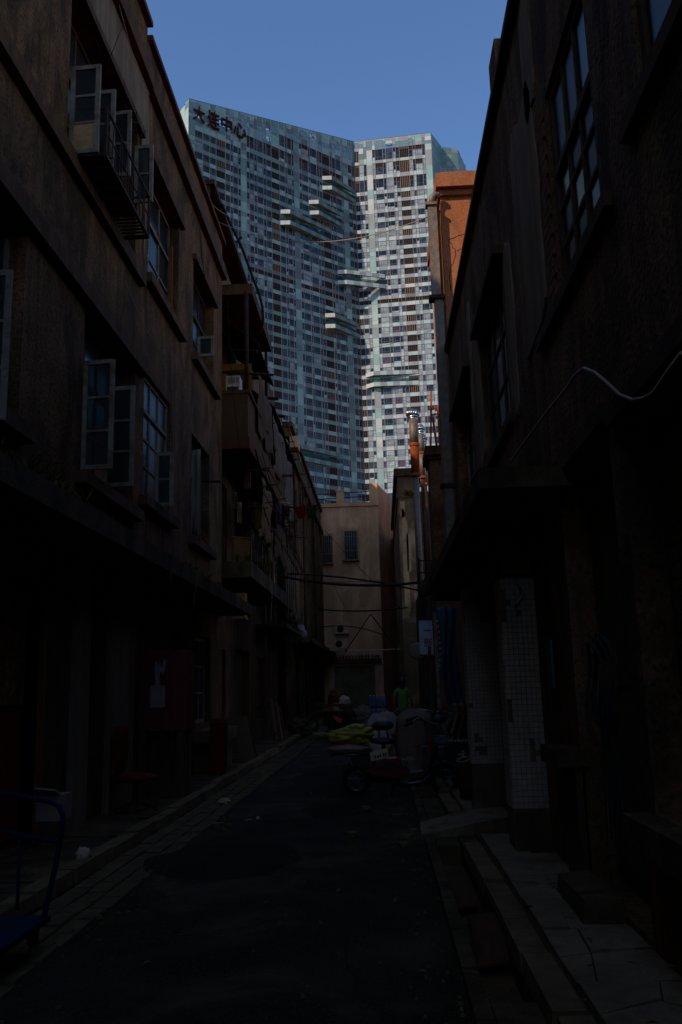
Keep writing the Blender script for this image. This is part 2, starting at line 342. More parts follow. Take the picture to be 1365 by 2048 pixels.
def window(parent, fr, u0, u1, z0, z1, depth=0.16, cols=3, rows=3, wm=None, gm=None, fw=0.07, bw=0.035, transom=None, name='window', curtain=None):
    """frame with glazing bars, one pane per light"""
    wm = wm or WOODF; gm = gm or GLASS
    mb = MB(); d0, d1 = -depth - 0.05, -depth
    fr.box(mb, u0, u1, z0, z0 + fw, d0, d1); fr.box(mb, u0, u1, z1 - fw, z1, d0, d1)
    fr.box(mb, u0, u0 + fw, z0 + fw, z1 - fw, d0, d1); fr.box(mb, u1 - fw, u1, z0 + fw, z1 - fw, d0, d1)
    us = [u0 + fw + (u1 - u0 - 2 * fw) * i / cols for i in range(cols + 1)]
    if transom:
        zs = [z0 + fw + (transom - z0 - fw) * j / (rows - 1) for j in range(rows)] + [z1 - fw]
    else:
        zs = [z0 + fw + (z1 - z0 - 2 * fw) * j / rows for j in range(rows + 1)]
    e = 0.003
    for u in us[1:-1]: fr.box(mb, u - bw / 2, u + bw / 2, z0 + fw, z1 - fw, d0 + e, d1 - e)
    for z in zs[1:-1]:
        w = bw * (1.8 if transom and abs(z - transom) < 1e-6 else 1)
        fr.box(mb, u0 + fw, u1 - fw, z - w / 2, z + w / 2, d0 + 2 * e, d1 - 2 * e + (0.02 if w > bw else 0))
    w = mb.build(name, wm, parent)
    for i in range(cols):
        for j in range(len(zs) - 1):
            g = MB(); fr.box(g, us[i] + bw * .3, us[i + 1] - bw * .3, zs[j] + bw * .3, zs[j + 1] - bw * .3, d0 + 0.02, d0 + 0.026)
            g.build('pane', gm if not isinstance(gm, (list, tuple)) else gm[(i * 7 + j * 5 + int(u0 * 3)) % len(gm)], w)
    if curtain:
        g = MB()
        g.sheet(lambda a, b: fr.p(u0 + 0.1 + (u1 - u0 - 0.2) * a * curtain[1], z1 - 0.05 - (z1 - z0 - 0.1) * b, d0 - 0.05 + 0.018 * math.sin(a * 40)), 40, 2, 0)
        g.build('curtain', curtain[0], w)
    return w
def casement(parent, hinge, ang, w, z0, z1, rows=3, wm=None, gm=None, panel=None):
    """open window leaf swung out from its hinge"""
    t = Vector((math.cos(ang), math.sin(ang))); fr = Fr(hinge, t, (-t.y, t.x))
    fw, bw, th = 0.055, 0.03, 0.04; mb = MB()
    fr.box(mb, 0, w, z0, z0 + fw, 0, th); fr.box(mb, 0, w, z1 - fw, z1, 0, th)
    fr.box(mb, 0, fw, z0 + fw, z1 - fw, 0, th); fr.box(mb, w - fw, w, z0 + fw, z1 - fw, 0, th)
    zs = [z0 + fw + (z1 - z0 - 2 * fw) * j / rows for j in range(rows + 1)]
    for z in zs[1:-1]: fr.box(mb, fw, w - fw, z - bw / 2, z + bw / 2, 0.004, th - 0.004)
    c = mb.build('casement', wm or WOODF, parent)
    for j in range(rows):
        g = MB(); fr.box(g, fw - 0.01, w - fw + 0.01, zs[j] + 0.008, zs[j + 1] - 0.008, 0.016, 0.022)
        g.build('pane', panel if (panel and j == 0) else (gm or GLASS_D), c)
    return c
def hang(a, b, sag, n=14):
    a, b = Vector(a), Vector(b)
    return [a.lerp(b, i / n) - Vector((0, 0, 4 * sag * (i / n) * (1 - i / n))) for i in range(n + 1)]
def cable(name, pts, r, m_, label, cat='cable', group=None, n=5):
    return tag(MB().tube(pts, r, n).build(name, m_), label, cat, group)
# ------------------------------------------------------------------ glass tower
FLW = Fr((-47.08, 209.0), (0.7547, 0.656), (0.656, -0.7547)); LLEN = 58.36
FRW = Fr((-3.05, 247.3), (0.9944, -0.1056), (-0.1056, -0.9944)); RLEN = 24.24
def onplane(fr, px, py):
    d = ray(px, py); s = fr.n.dot(fr.o) / (fr.n.x * d.x + fr.n.y * d.y)
    p = Vector((0, 0, H)) + d * s
    return (Vector((p.x, p.y)) - fr.o).dot(fr.t), p.z
def rowsets():
    a = [(150.9 - 3.19 * k - 2.02, 150.9 - 3.19 * k) for k in range(11)]
    b = [(113.3 - 3.19 * k - 2.02, 113.3 - 3.19 * k) for k in range(34)]
    return a, b
RA, RB = rowsets()
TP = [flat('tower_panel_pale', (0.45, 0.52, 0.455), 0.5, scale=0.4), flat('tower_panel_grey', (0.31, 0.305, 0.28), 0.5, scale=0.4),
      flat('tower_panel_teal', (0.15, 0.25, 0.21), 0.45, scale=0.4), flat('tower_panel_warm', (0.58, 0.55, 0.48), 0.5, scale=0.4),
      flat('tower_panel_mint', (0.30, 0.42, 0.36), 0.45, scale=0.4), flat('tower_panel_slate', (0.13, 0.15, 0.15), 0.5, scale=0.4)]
TFR = flat('tower_window_frame', (0.17, 0.165, 0.165), 0.5); TJ = flat('tower_joint', (0.07, 0.06, 0.055), 0.9)
TLB = flat('tower_louver_brown', (0.085, 0.032, 0.018), 0.8); TLD = flat('tower_louver_dark', (0.02, 0.014, 0.012), 0.9); TLG = flat('tower_louver_gold', (0.36, 0.17, 0.07), 0.6)
def tglass(name, c, rough=0.05):
    mt = bpy.data.materials.new(name); mt.use_nodes = True; nt = mt.node_tree; b = nt.nodes['Principled BSDF']
    g = N(nt, 'ShaderNodeNewGeometry'); n1 = N(nt, 'ShaderNodeTexNoise'); n1.inputs['Scale'].default_value = 0.9; n1.inputs['Detail'].default_value = 4
    nt.links.new(g.outputs['Position'], n1.inputs[0]); r = N(nt, 'ShaderNodeValToRGB')
    r.color_ramp.elements[0].position = 0.42; r.color_ramp.elements[1].position = 0.62
    r.color_ramp.elements[0].color = (*[x * (0.45 if max(c) < .2 else 0.72) for x in c], 1); r.color_ramp.elements[1].color = (*c, 1)
    nt.links.new(n1.outputs['Fac'], r.inputs[0]); nt.links.new(r.outputs[0], b.inputs['Base Color'])
    b.inputs['Roughness'].default_value = rough; b.inputs['Specular IOR Level'].default_value = 0.38
    return mt
TG = [tglass('tower_glass_dark', (0.014, 0.021, 0.027)), tglass('tower_glass_blue', (0.04, 0.056, 0.072)), tglass('tower_glass_curtain', (0.30, 0.31, 0.31)),
      tglass('tower_glass_pale_blind', (0.42, 0.45, 0.43)), tglass('tower_glass_plum', (0.12, 0.065, 0.10)), tglass('tower_glass_sill_clutter', (0.5, 0.5, 0.5))]
TCL = glass('tower_crown_glass', (0.75, 0.85, 0.86), 0.45, base=(0.25, 0.33, 0.33), rough=0.2)

tower = thing('glass_tower', (-3.05, 247.3, 0), 'tall V-shaped glass tower with checkered pale panels and dark red rooftop characters, above the alley', 'skyscraper')
def bays(spec):
    out = []; u = spec[0]
    for t, e in spec[1:]: out.append((t, u, e)); u = e
    return out
LB = bays([0, ('P', 1.9), ('W', 4.4), ('W', 6.56), ('W', 8.53), ('L', 11.45), ('W', 13.1), ('N', 13.95), ('W', 15.6), ('N', 16.5), ('P', 18.4), ('N', 19.4), ('W', 20.9), ('N', 21.9), ('W', 24.0), ('N', 25.0), ('W', 26.8), ('L', 29.6),
           ('W', 31.6), ('N', 32.4), ('W', 34.0), ('N', 34.75), ('P', 36.75), ('N', 37.7), ('W', 40.1), ('N', 40.8), ('W', 43.3), ('N', 44.2), ('N', 45.3), ('L', 48.3), ('N', 49.2), ('W', 50.5), ('W', 52.7), ('N', 53.4), ('P', 55.4), ('W', 57.0), ('L', 58.2)])
RBY = bays([0.05, ('L', 1.4), ('W', 2.9), ('N', 3.8), ('P', 5.68), ('N', 6.55), ('W', 9.0), ('N', 9.9), ('W', 12.1), ('N', 13.0), ('W', 14.2), ('L', 17.12), ('W', 18.3), ('N', 19.15), ('W', 21.3), ('N', 22.2), ('P', 24.2)])
rnd = random.Random(3)
PIECES = {'window': [], 'panel': [], 'louver': []}
TMAT = [TFR] + TG; LMAT = [TLD, TLB, TLG, TJ]
def win_geo(mb, fr, u0, u1, z0, z1, narrow, g):
    f = 0.075; a, b, c, d = u0 + .03, u1 - .03, z0, z1
    fr.box(mb, a, b, c, c + f, -.12, .0, 0); fr.box(mb, a, b, d - f, d, -.12, .0, 0)
    fr.box(mb, a, a + f, c + f, d - f, -.12, .0, 0); fr.box(mb, b - f, b, c + f, d - f, -.12, .0, 0)
    k = c + (d - c) * (0.5 if narrow else 0.27); fr.box(mb, a + f, b - f, k - .035, k + .035, -.118, -.003, 0)
    if not narrow and b - a > 1.7:
        s = a + (b - a) * 0.3; fr.box(mb, s - .03, s + .03, c + f, d - f, -.116, -.006, 0)
    lo = 6 if g == 6 else g
    fr.box(mb, a + f * .5, b - f * .5, k, d - f * .5, -.1, -.07, g if g != 6 else 1); fr.box(mb, a + f * .5, b - f * .5, c + f * .5, k, -.1, -.07, lo)
def lou_geo(mb, fr, u0, u1, z0, z1, style):
    fr.box(mb, u0 + .02, u1 - .02, z0, z1, -.3, -.22, 0)
    n = max(2, int(round((u1 - u0) / 0.62))); fr.box(mb, u0 + .02, u1 - .02, z0, z0 + .08, -.21, .0, 1)
    for i in range(n + 1):
        x = u0 + .06 + (u1 - u0 - .12) * i / n; fr.box(mb, x - .06, x + .06, z0 + .08, z1, -.2, .0, style)
    fr.box(mb, u0 + .02, u1 - .02, z1 - (.9 if style == 1 and z1 - z0 > 3 else .06), z1, -.19, -.02, 1)
def pan_geo(mb, fr, u0, u1, z0, z1, k): fr.box(mb, u0 + .025, u1 - .025, z0 + .02, z1 - .02, -.12, .03, k)
def add(kind, fr, w, args, facing, vis):
    PIECES[kind].append(((args[1] - args[0]) * (args[3] - args[2]) * facing * (1 if vis else 0.001), fr, args))
def fill(fr, B, left):
    facing = 0.62 if left else 0.99
    for bi, (t, u0, u1) in enumerate(B):
        uc = (u0 + u1) / 2
        if left:
            ex = [] if uc < 18.4 else ([(152.3, 156.0)] if uc < 29.6 else [(152.3, 156.0), (157.3, 160.9)])
            roof = 159.58 + 10.42 * uc / LLEN
        else: ex = [(152.1, 156.1), (157.5, 161.5), (162.5, 166.3)]; roof = 170.0
        rows = RB[::-1] + RA[::-1] + ex
        if not left and t == 'W' and uc < 5: rows = RB[::-1] + RA[::-1] + ex[:2]
        if not left and t == 'N' and uc < 5: rows = RB[::-1] + RA[::-1] + ex[:2]
        z = 4.0; fl = 0
        top = rows[-1][1]
        def vis(zc): return zc > (1.6 + (62 if left else 60)) and not (left and uc < 16 and zc < 128) and not (left and uc < 27 and zc < 90) and not (not left and uc > 20 and zc < 140)
        if t == 'P':
            k = rnd.choice([0, 1, 2])
            while z < top:
                h = 3.19 * rnd.choice([0.4, 1, 1, 1.6]); z1 = min(z + h, top)
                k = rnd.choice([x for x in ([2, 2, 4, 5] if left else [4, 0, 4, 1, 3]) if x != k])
                add('panel', fr, 0, (u0, u1, z, z1, k), facing, vis(z)); z = z1
        else:
            for ri, (zb, zt) in enumerate(rows):
                band = abs(zb - RA[-1][0]) < 1e-3
                # spandrel under this window
                pk = (bi + ri) % 2
                k = (0 if pk else 1) if not left else ((4 if rnd.random() < .45 else 2) if pk else (5 if rnd.random() < .6 else 2))  # left wing panels take darker tones, its shade put into their colour
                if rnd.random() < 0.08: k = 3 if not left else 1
                if band:
                    add('panel', fr, 0, (u0, u1, z, 114.55, k), facing, True); add('louver', fr, 0, (u0, u1, 114.58, 115.8, 1), facing, True)
                    add('panel', fr, 0, (u0, u1, 115.83, zb, 1 - k if k < 2 else 5), facing, True)
                else: add('panel', fr, 0, (u0, u1, z, zb, k), facing, vis(z))
                if t == 'L': add('louver', fr, 0, (u0, u1, zb, zt, 2 if rnd.random() < (.35 if not left else .2) else 1), facing, vis(zb))
                else:
                    r = rnd.random()
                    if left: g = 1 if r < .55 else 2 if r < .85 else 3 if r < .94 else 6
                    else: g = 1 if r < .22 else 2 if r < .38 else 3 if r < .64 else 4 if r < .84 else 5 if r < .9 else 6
                    if zt - zb > 3 and rnd.random() < .4: add('louver', fr, 0, (u0, u1, zb + 2.4, zt, 1), facing, True); zt2 = zb + 2.37
                    else: zt2 = zt
                    add('window', fr, 0, (u0, u1, zb, zt2, t == 'N', g), facing, vis(zb))
                z = zt
        # crown screen up to the roof edge
        ra, rb = (159.58 + 10.42 * u0 / LLEN, 159.58 + 10.42 * u1 / LLEN) if left else (170.0, 170.0)
        z = top
        while z < max(ra, rb) - .1:
            z1 = z + rnd.choice([1.1, 1.5, 1.9])
            if z1 > min(ra, rb) - .7: CROWN.append((fr, u0, u1, z, ra, rb, min(ra, rb))); break
            hi = z > min(ra, rb) - 7.5
            r = rnd.random()
            if hi and r < (.12 if left else .06): OPEN.append((fr, u0, u1, z, z1))
            elif hi and r < .62: GLZ.append((fr, u0, u1, z, z1))
            else: add('panel', fr, 0, (u0, u1, z, z1, rnd.choice([2, 4, 5, 4] if left else [0, 4, 1, 3])), facing, True)
            z = z1
CROWN = []; OPEN = []; GLZ = []
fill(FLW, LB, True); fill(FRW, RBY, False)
GEO = {'window': (win_geo, TMAT, 'window'), 'panel': (pan_geo, TP, 'facade_panel'), 'louver': (lou_geo, LMAT, 'louver_grille')}
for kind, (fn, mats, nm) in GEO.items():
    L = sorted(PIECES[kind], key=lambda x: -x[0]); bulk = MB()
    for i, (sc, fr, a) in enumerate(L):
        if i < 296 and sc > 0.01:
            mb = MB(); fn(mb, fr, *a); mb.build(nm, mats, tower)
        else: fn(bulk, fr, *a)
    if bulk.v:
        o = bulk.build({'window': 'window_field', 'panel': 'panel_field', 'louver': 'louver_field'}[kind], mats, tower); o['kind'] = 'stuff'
# crown: sloping last course, clear panels, open cells with the steel truss behind
for fr, u0, u1, z, ra, rb, mn in CROWN:
    mb = MB()
    b = [fr.p(u0 + .02, z + .02, -.1), fr.p(u1 - .02, z + .02, -.1), fr.p(u1 - .02, z + .02, .03), fr.p(u0 + .02, z + .02, .03)]
    t = [fr.p(u0 + .02, ra - .12, -.1), fr.p(u1 - .02, rb - .12, -.1), fr.p(u1 - .02, rb - .12, .03), fr.p(u0 + .02, ra - .12, .03)]
    mb.hexa(b, t, (4 if rnd.random() < .6 else 1) if fr is FRW else (2 if rnd.random() < .6 else 4))
    mb.build('crown_panel', TP, tower)
for fr, u0, u1, z0, z1 in GLZ:
    mb = MB(); fr.box(mb, u0 + .03, u1 - .03, z0 + .02, z1 - .02, -.06, .0); mb.build('crown_pane', TCL, tower)
mb = MB()
for fr, u0, u1, z0, z1 in OPEN:
    mb.bar(fr.p(u0, z0, -.5), fr.p(u1, z1, -.5), .12); mb.bar(fr.p(u0, z0, -.2), fr.p(u1, z0, -.2), .1); mb.bar(fr.p(u1, z0, -.5), fr.p(u1, z1, -.5), .12)
for fr, L, rf in ((FLW, LLEN, lambda u: 159.58 + 10.42 * u / LLEN), (FRW, RLEN, lambda u: 170.0)):
    n = int(L / 2.4)
    for i in range(n):
        a, b = L * i / n, L * (i + 1) / n
        for d in (-.7, -2.5):
            mb.bar(fr.p(a, rf(a) - .2, d), fr.p(b, rf(b) - 2.4, d), .14); mb.bar(fr.p(b, rf(b) - .2, d), fr.p(b, rf(b) - 7, d), .16)
            mb.bar(fr.p(a, rf(a) - 2.4, d), fr.p(b, rf(b) - 2.4, d), .14)
    mb.bar(fr.p(0, rf(0) - .06, -.03), fr.p(L, rf(L) - .06, -.03), .16)
mb.build('roof_truss', flat('truss_steel', (0.10, 0.11, 0.12), 0.6), tower)
# structural body behind the skin
def poly(fr, u0, u1, d0, d1): return [fr.p(u0, 0, d0)[:2], fr.p(u1, 0, d0)[:2], fr.p(u1, 0, d1)[:2], fr.p(u0, 0, d1)[:2]]
mb = MB()
for u0, u1, zt in ((0.1, 18.3, 151.0), (18.3, 29.6, 156.1), (29.6, 58.3, 161.0)): mb.prism(poly(FLW, u0, u1, -.32, -17), 0, zt)
mb.prism(poly(FRW, 0.0, 24.1, -.32, -16), 0, 166.4)
mb.prism([FLW.p(57.9, 0, -.15)[:2], FLW.p(58.36, 0, .0)[:2], FRW.p(.2, 0, .0)[:2], FRW.p(.4, 0, -.15)[:2], FRW.p(0, 0, -2)[:2]], 0, 169.6)
mb.build('wall', TJ, tower)
# upright fins between the bays
TFIN = flat('tower_fin', (0.30, 0.20, 0.16), 0.5)
for fr, Bs, left in ((FLW, LB, True), (FRW, RBY, False)):
    for t, u0, u1 in Bs:
        zt = (159.4 + 10.42 * u0 / LLEN) if left else 169.8
        mb = MB(); fr.box(mb, u0 - .045, u0 + .045, 4, zt, -.1, .13 if left else .07); mb.build('mullion_fin', TFIN, tower)
# return faces: left end (sunlit) and right end, cut into panels
FLE = Fr((-47.08, 209.0), (-0.656, 0.7547), (-0.7547, -0.656)); FRE = Fr(FRW.p(RLEN, 0)[:2], (0.46, 0.888), (0.888, -0.46))
FSB = Fr((24.2, 252.2), (0.97, 0.24), (0.24, -0.97)); FSC = Fr((30.1, 253.7), (0.40, 0.916), (0.916, -0.40))
mb = MB()
def skin(fr, L, cols, zt0, zt1, pal, ph=1.6):
    for i in range(cols):
        a, b = L * i / cols, L * (i + 1) / cols; z = 6.0; n = 0
        lim = zt0 + (zt1 - zt0) * (i + .5) / cols
        while z < lim - .2:
            z1 = min(z + ph * rnd.choice([.8, 1, 1.2]), lim); fr.box(mb, a + .02, b - .02, z + .02, z1 - .02, -.12, .0, rnd.choice(pal)); z = z1
skin(FLE, 15, 7, 159.4, 156.5, [0, 0, 3, 2, 0]); skin(FRE, 8.2, 3, 169.9, 169.9, [2, 2, 1]); skin(FSB, 6.0, 3, 170, 170, [2, 2, 1]); skin(FSC, 8, 3, 170, 168, [2, 1])
FLE.box(mb, 0, 15, 0, 156, -.5, -.14, 1); FRE.box(mb, .2, 8, 0, 169.6, -.5, -.14, 1); FSB.box(mb, .0, 6.0, 0, 169.6, -.5, -.14, 1); FSC.box(mb, .2, 8, 0, 168, -.5, -.14, 1)
o = mb.build('end_wall', TP, tower)
# wedge balconies in pairs of slabs
def balcony(pts, zl, zh, name='balcony', kind_left=False):
    """pts: outer outline, wall point first; zl/zh: bottom of lower and top of upper slab"""
    mb = MB(); poly_ = [(p[0], p[1]) for p in pts]
    for z0, z1 in ((zl, zl + 1.25), (zh - 1.25, zh)):
        mb.prism(poly_, z0 + .05, z1 - .05, 1)
        for i in range(len(pts) - 1):
            a, b = Vector(pts[i]), Vector(pts[i + 1]); L = (b - a).length; t = (b - a) / L; n = Vector((t.y, -t.x))
            c = sum((Vector(p) for p in pts), Vector((0, 0))) / len(pts)
            if n.dot(a - c) < 0: n = -n
            fr = Fr(a, t, n); k = max(2, int(round(L / 2.0)))
            for j in range(k): fr.box(mb, L * j / k + .02, L * (j + 1) / k - .02, z0, z1, .0, .09, (5 if (j + (z0 > zl)) % 2 else 2) if i and kind_left else (j + (z0 > zl)) % 2 if i else 3)
    bo = mb.build(name, TP, tower)
    g = MB()
    for i in range(len(pts) - 1):
        g.quad((*pts[i], zl + 1.25), (*pts[i + 1], zl + 1.25), (*pts[i + 1], zl + 2.25), (*pts[i], zl + 2.25))
    g.build('railing_glass', TCLG, bo)
TCLG = glass('balcony_glass', (0.45, 0.6, 0.58), 0.5, base=(0.02, 0.05, 0.05), rough=0.08)
def wedge(u0, u1, d, zl, zh):
    a = FLW.p(u0, 0, .04)[:2]; b = FLW.p(u0 + 2.25, 0, d)[:2]; c = FLW.p(u1, 0, .04)[:2]; balcony([a, b, c], zl, zh, kind_left=True)
wedge(45.3, 58.3, 1.87, 148.5, 153.0); wedge(40.1, 53.2, 1.87, 138.5, 143.2); wedge(29.7, 48.0, 1.87, 131.8, 136.5)
wedge(45.2, 58.2, 1.87, 104.0, 108.6); wedge(29.0, 49.6, 1.87, 62.5, 67.0)
balcony([FLW.p(50.3, 0, .04)[:2], FLW.p(52.5, 0, 1.87)[:2], FRW.p(8.2, 0, .3)[:2], FRW.p(8.2, 0, .04)[:2]], 119.2, 123.8)
balcony([FRW.p(1.4, 0, .04)[:2], FRW.p(3.95, 0, 1.5)[:2], FRW.p(17.0, 0, .04)[:2]], 88.0, 92.7)
# roof characters
def text_mesh(txt, size, ext):
    c = bpy.data.curves.new('txt', 'FONT'); c.body = txt; c.size = size; c.extrude = ext; c.align_x = 'CENTER'; c.offset = size * 0.012
    o = bpy.data.objects.new('txt', c); COL.objects.link(o); bpy.context.view_layer.update()
    me = bpy.data.meshes.new_from_object(o.evaluated_get(bpy.context.evaluated_depsgraph_get()))
    bpy.data.objects.remove(o); bpy.data.curves.remove(c)
    return me
def place_text(me, name, fr, u, zb, d, m_, parent, fit=None):
    xs = [v.co.x for v in me.vertices]; ys = [v.co.y for v in me.vertices]
    cx_, y0, w, h = (min(xs) + max(xs)) / 2, min(ys), max(xs) - min(xs), max(ys) - min(ys)
    sx, sy = (fit[0] / w, fit[1] / h) if fit else (1, 1)
    off = Vector((0, 0, 0)); p = parent
    while p is not None: off += p.location; p = p.parent
    for v in me.vertices:
        q = fr.p(u + (v.co.x - cx_) * sx, zb + (v.co.y - y0) * sy, d + v.co.z); v.co = Vector(q) - off
    me.materials.clear(); me.materials.append(m_)
    return link(name, me, parent)
SIGNR = flat('sign_dark_red', (0.045, 0.010, 0.010), 0.8)
for ch, (x0, y0, x1, y1) in zip('大连中心', ((165, 240, 330, 445), (365, 310, 530, 545), (550, 385, 695, 580), (720, 470, 890, 660))):
    ua, zm = onplane(FLW, 360 + x0 / 6.825, 180 + (y0 + y1) / 2 / 6.825); ub, _ = onplane(FLW, 360 + x1 / 6.825, 180 + (y0 + y1) / 2 / 6.825)
    _, zt = onplane(FLW, 360 + (x0 + x1) / 2 / 6.825, 180 + y0 / 6.825); _, zb = onplane(FLW, 360 + (x0 + x1) / 2 / 6.825, 180 + y1 / 6.825)
    place_text(text_mesh(ch, 4, 0.22), 'roof_character', FLW, (ua + ub) / 2, zb, 0.6, SIGNR, tower, (ub - ua, zt - zb))
# ------------------------------------------------------------------ ground
g = MB().box(-2500, 2500, -2500, 2500, -0.6, -0.3)
struct('ground', g, EARTH)
rd = MB()
def roadf(a, b):
    x = -2.12 + 2.5 * a; y = -14 + 66 * b
    return (x, y, 0.012 * noise.noise(Vector((x * 0.9, y * 0.5, 0))) + 0.006 * noise.noise(Vector((x * 3, y * 3, 4))))
rd.sheet(roadf, 14, 260, thick=-0.28)
struct('road', rd, ASPH)
# dark repair patches let into the road, following its surface
def patch(cx, cy, rx, ry, seed):
    mb = MB()
    def f(u, v):
        a = 2 * math.pi * u; k = v * (1 + .22 * noise.noise(Vector((math.cos(a) * 1.6, math.sin(a) * 1.6, seed))) + .08 * noise.noise(Vector((math.cos(a) * 6, math.sin(a) * 6, seed))))
        x, y = cx + rx * math.cos(a) * k, cy + ry * math.sin(a) * k
        return (x, y, 0.012 * noise.noise(Vector((x * 0.9, y * 0.5, 0))) + 0.006 * noise.noise(Vector((x * 3, y * 3, 4))) + .006 - .003 * v ** 6)
    mb.sheet(f, 48, 6)
    return mb
for k, a in enumerate(((-1.55, 8.75, .75, .85, 1), (-.9, 16.2, .7, 2.4, 2), (-.6, 12.0, .5, .6, 6))): struct('road_patch', patch(*a), ASPH_P)
# left gutter of small setts, kerb and pavement
random.seed(11)
gl = struct('gutter_bed', MB().box(-2.66, -2.125, -14, 52, -0.3, -0.03), CONC_D)
me = MB().hexa([(-.085, -.165, 0), (.085, -.165, 0), (.085, .165, 0), (-.085, .165, 0)], [(-.078, -.155, .035), (.078, -.155, .035), (.078, .155, .035), (-.078, .155, .035)]).mesh('sett', SETT)
y = 4.4; k = 0
while y < 18.6:
    for i in range(3):
        o = link('paving_stone', me, gl, (-2.57 + i * .18 + random.uniform(-.006, .006), y + random.uniform(-.01, .01) + (.17 if i == 1 else 0), -0.032 + random.uniform(-.008, .008)))
        o.rotation_euler = (random.uniform(-.03, .03), random.uniform(-.03, .03), random.uniform(-.03, .03))
    y += .345
pv = struct('pavement_left', MB().box(-3.62, -2.86, -14, 52, -0.3, 0.07), CONC_D)
kl = struct('kerb_left', MB().box(-2.84, -2.68, -14, 52, -0.3, 0.02), CONC_D)
y = 3.2; i = 0; kme = []
for L in (0.95, 0.8, 1.1):
    kme.append((L, MB().hexa([(-.09, 0, 0), (.09, 0, 0), (.09, L - .03, 0), (-.09, L - .03, 0)], [(-.085, .006, .12), (.075, .006, .12), (.075, L - .036, .12), (-.085, L - .036, .12)]).mesh('kerb', KERB)))
while y < 50:
    L, mm = kme[i % 3]; o = link('kerb_stone', mm, kl, (-2.76 + random.uniform(-.015, .015), y, random.uniform(-.015, .01))); o.rotation_euler = (random.uniform(-.01, .01), random.uniform(-.03, .03), random.uniform(-.01, .01))
    y += L; i += 1
y = 4.2; i = 0                               # worn slabs of the left pavement
while y < 30:
    L = random.choice([.55, .7, .62])
    mb = MB(); z = 0.085 + random.uniform(-.012, .012); mb.hexa([(-3.6, y, 0.05), (-2.865, y, 0.05), (-2.865, y + L - .02, 0.05), (-3.6, y + L - .02, 0.05)], [(-3.6, y, z + random.uniform(-.01, .01)), (-2.865, y, z + random.uniform(-.01, .01)), (-2.865, y + L - .02, z + random.uniform(-.01, .01)), (-3.6, y + L - .02, z + random.uniform(-.01, .01))])
    mb.build('paving_slab', CONC_D, pv); y += L
# right side: edge stones, drain trench, kerb and cracked slabs
tr = struct('drain_trench', MB().box(0.385, 0.73, -14, 52, -0.3, -0.16), EARTH)
cv = struct('gutter_cover', MB().box(0.50, 0.73, 9.3, 52, -0.16, 0.0).box(0.50, 0.73, -14, 4.9, -0.16, -0.01), CONC_D)
es = struct('edge_strip', MB().box(0.39, 0.50, -14, 52, -0.16, -0.04), CONC_D)
y = 3.0
while y < 14:
    L = random.uniform(.7, 1.2); mb = MB(); dz = random.uniform(-.012, .012); mb.hexa([(.392, y, -.04), (.488, y, -.04), (.488, y + L - .025, -.04), (.392, y + L - .025, -.04)], [(.395, y, .022 + dz), (.484, y, .018), (.484, y + L - .025, .02 + dz), (.395, y + L - .025, .016)])
    mb.build('edge_stone', CONC_D, es); y += L
kr = struct('kerb_right', MB().box(0.745, 0.925, -14, 52, -0.3, 0.01), CONC_D)
y = 2.6; i = 0
while y < 48:
    if 9.55 < y + .5 < 11.2: y += .5; continue
    L, mm = kme[(i + 1) % 3]; o = link('kerb_stone', mm, kr, (0.835 + random.uniform(-.01, .01), y, -0.045 + random.uniform(-.015, .01))); o.rotation_euler = (random.uniform(-.008, .008), random.uniform(-.03, .03), random.uniform(-.012, .012))
    y += L; i += 1
pr = struct('pavement_right', MB().box(0.93, 1.52, -14, 52, -0.3, 0.03), EARTH)
def slab(poly, z, tilt=(0, 0), m_=SLAB, par=pr, th=.08):
    cx_ = sum(p[0] for p in poly) / len(poly); cy_ = sum(p[1] for p in poly) / len(poly); n = len(poly); mb = MB()
    v = [(x, y, z - th + tilt[0] * (x - cx_) + tilt[1] * (y - cy_)) for x, y in poly] + [(x + (cx_ - x) * .015, y + (cy_ - y) * .015, z + tilt[0] * (x - cx_) + tilt[1] * (y - cy_)) for x, y in poly]
    mb.add(v, [list(range(n))[::-1], list(range(n, 2 * n))] + [(i, (i + 1) % n, n + (i + 1) % n, n + i) for i in range(n)])
    return mb.build('paving_slab', m_, par)
def cracked(y0, y1, seed):
    """one slab broken into a few irregular pieces"""
    rr = random.Random(seed); g_ = .008; xm = rr.uniform(1.08, 1.3); ym = rr.uniform(y0 + .25, y1 - .25); xa, xb, ya, yb = .935 + g_, 1.495, y0 + g_, y1 - g_
    l, r_, t, b = (xa, ym + rr.uniform(-.2, .2)), (xb, ym + rr.uniform(-.2, .2)), (xm + rr.uniform(-.1, .1), yb), (xm + rr.uniform(-.1, .1), ya)
    c = (xm, ym); kk = lambda: (rr.uniform(-.03, .03), rr.uniform(-.03, .03))
    for pl in ([(xa, ya), b, c, l], [b, (xb, ya), r_, c], [c, r_, (xb, yb), t], [l, c, t, (xa, yb)]):
        cc = (sum(p[0] for p in pl) / 4, sum(p[1] for p in pl) / 4)
        slab([(x + (cc[0] - x) * .018, y + (cc[1] - y) * .018) for x, y in pl], .085 + rr.uniform(-.012, .008), kk())
for y0, y1, s in ((2.6, 3.8, 1), (3.8, 4.9, 2), (4.9, 5.9, 3), (5.9, 6.7, 4), (6.7, 7.45, 5)): cracked(y0, y1, s)
slab([(.945, 7.47), (1.495, 7.47), (1.495, 8.3), (.945, 8.25)], .09, (.01, .02)); slab([(.945, 8.28), (1.3, 8.32), (1.25, 9.4), (.945, 9.4)], .085, (-.01, .01))
for k in range(20): slab([(.945, 11.3 + k * 1.1), (1.495, 11.3 + k * 1.1), (1.495, 12.38 + k * 1.1), (.945, 12.38 + k * 1.1)], .09 + random.uniform(-.01, .01))
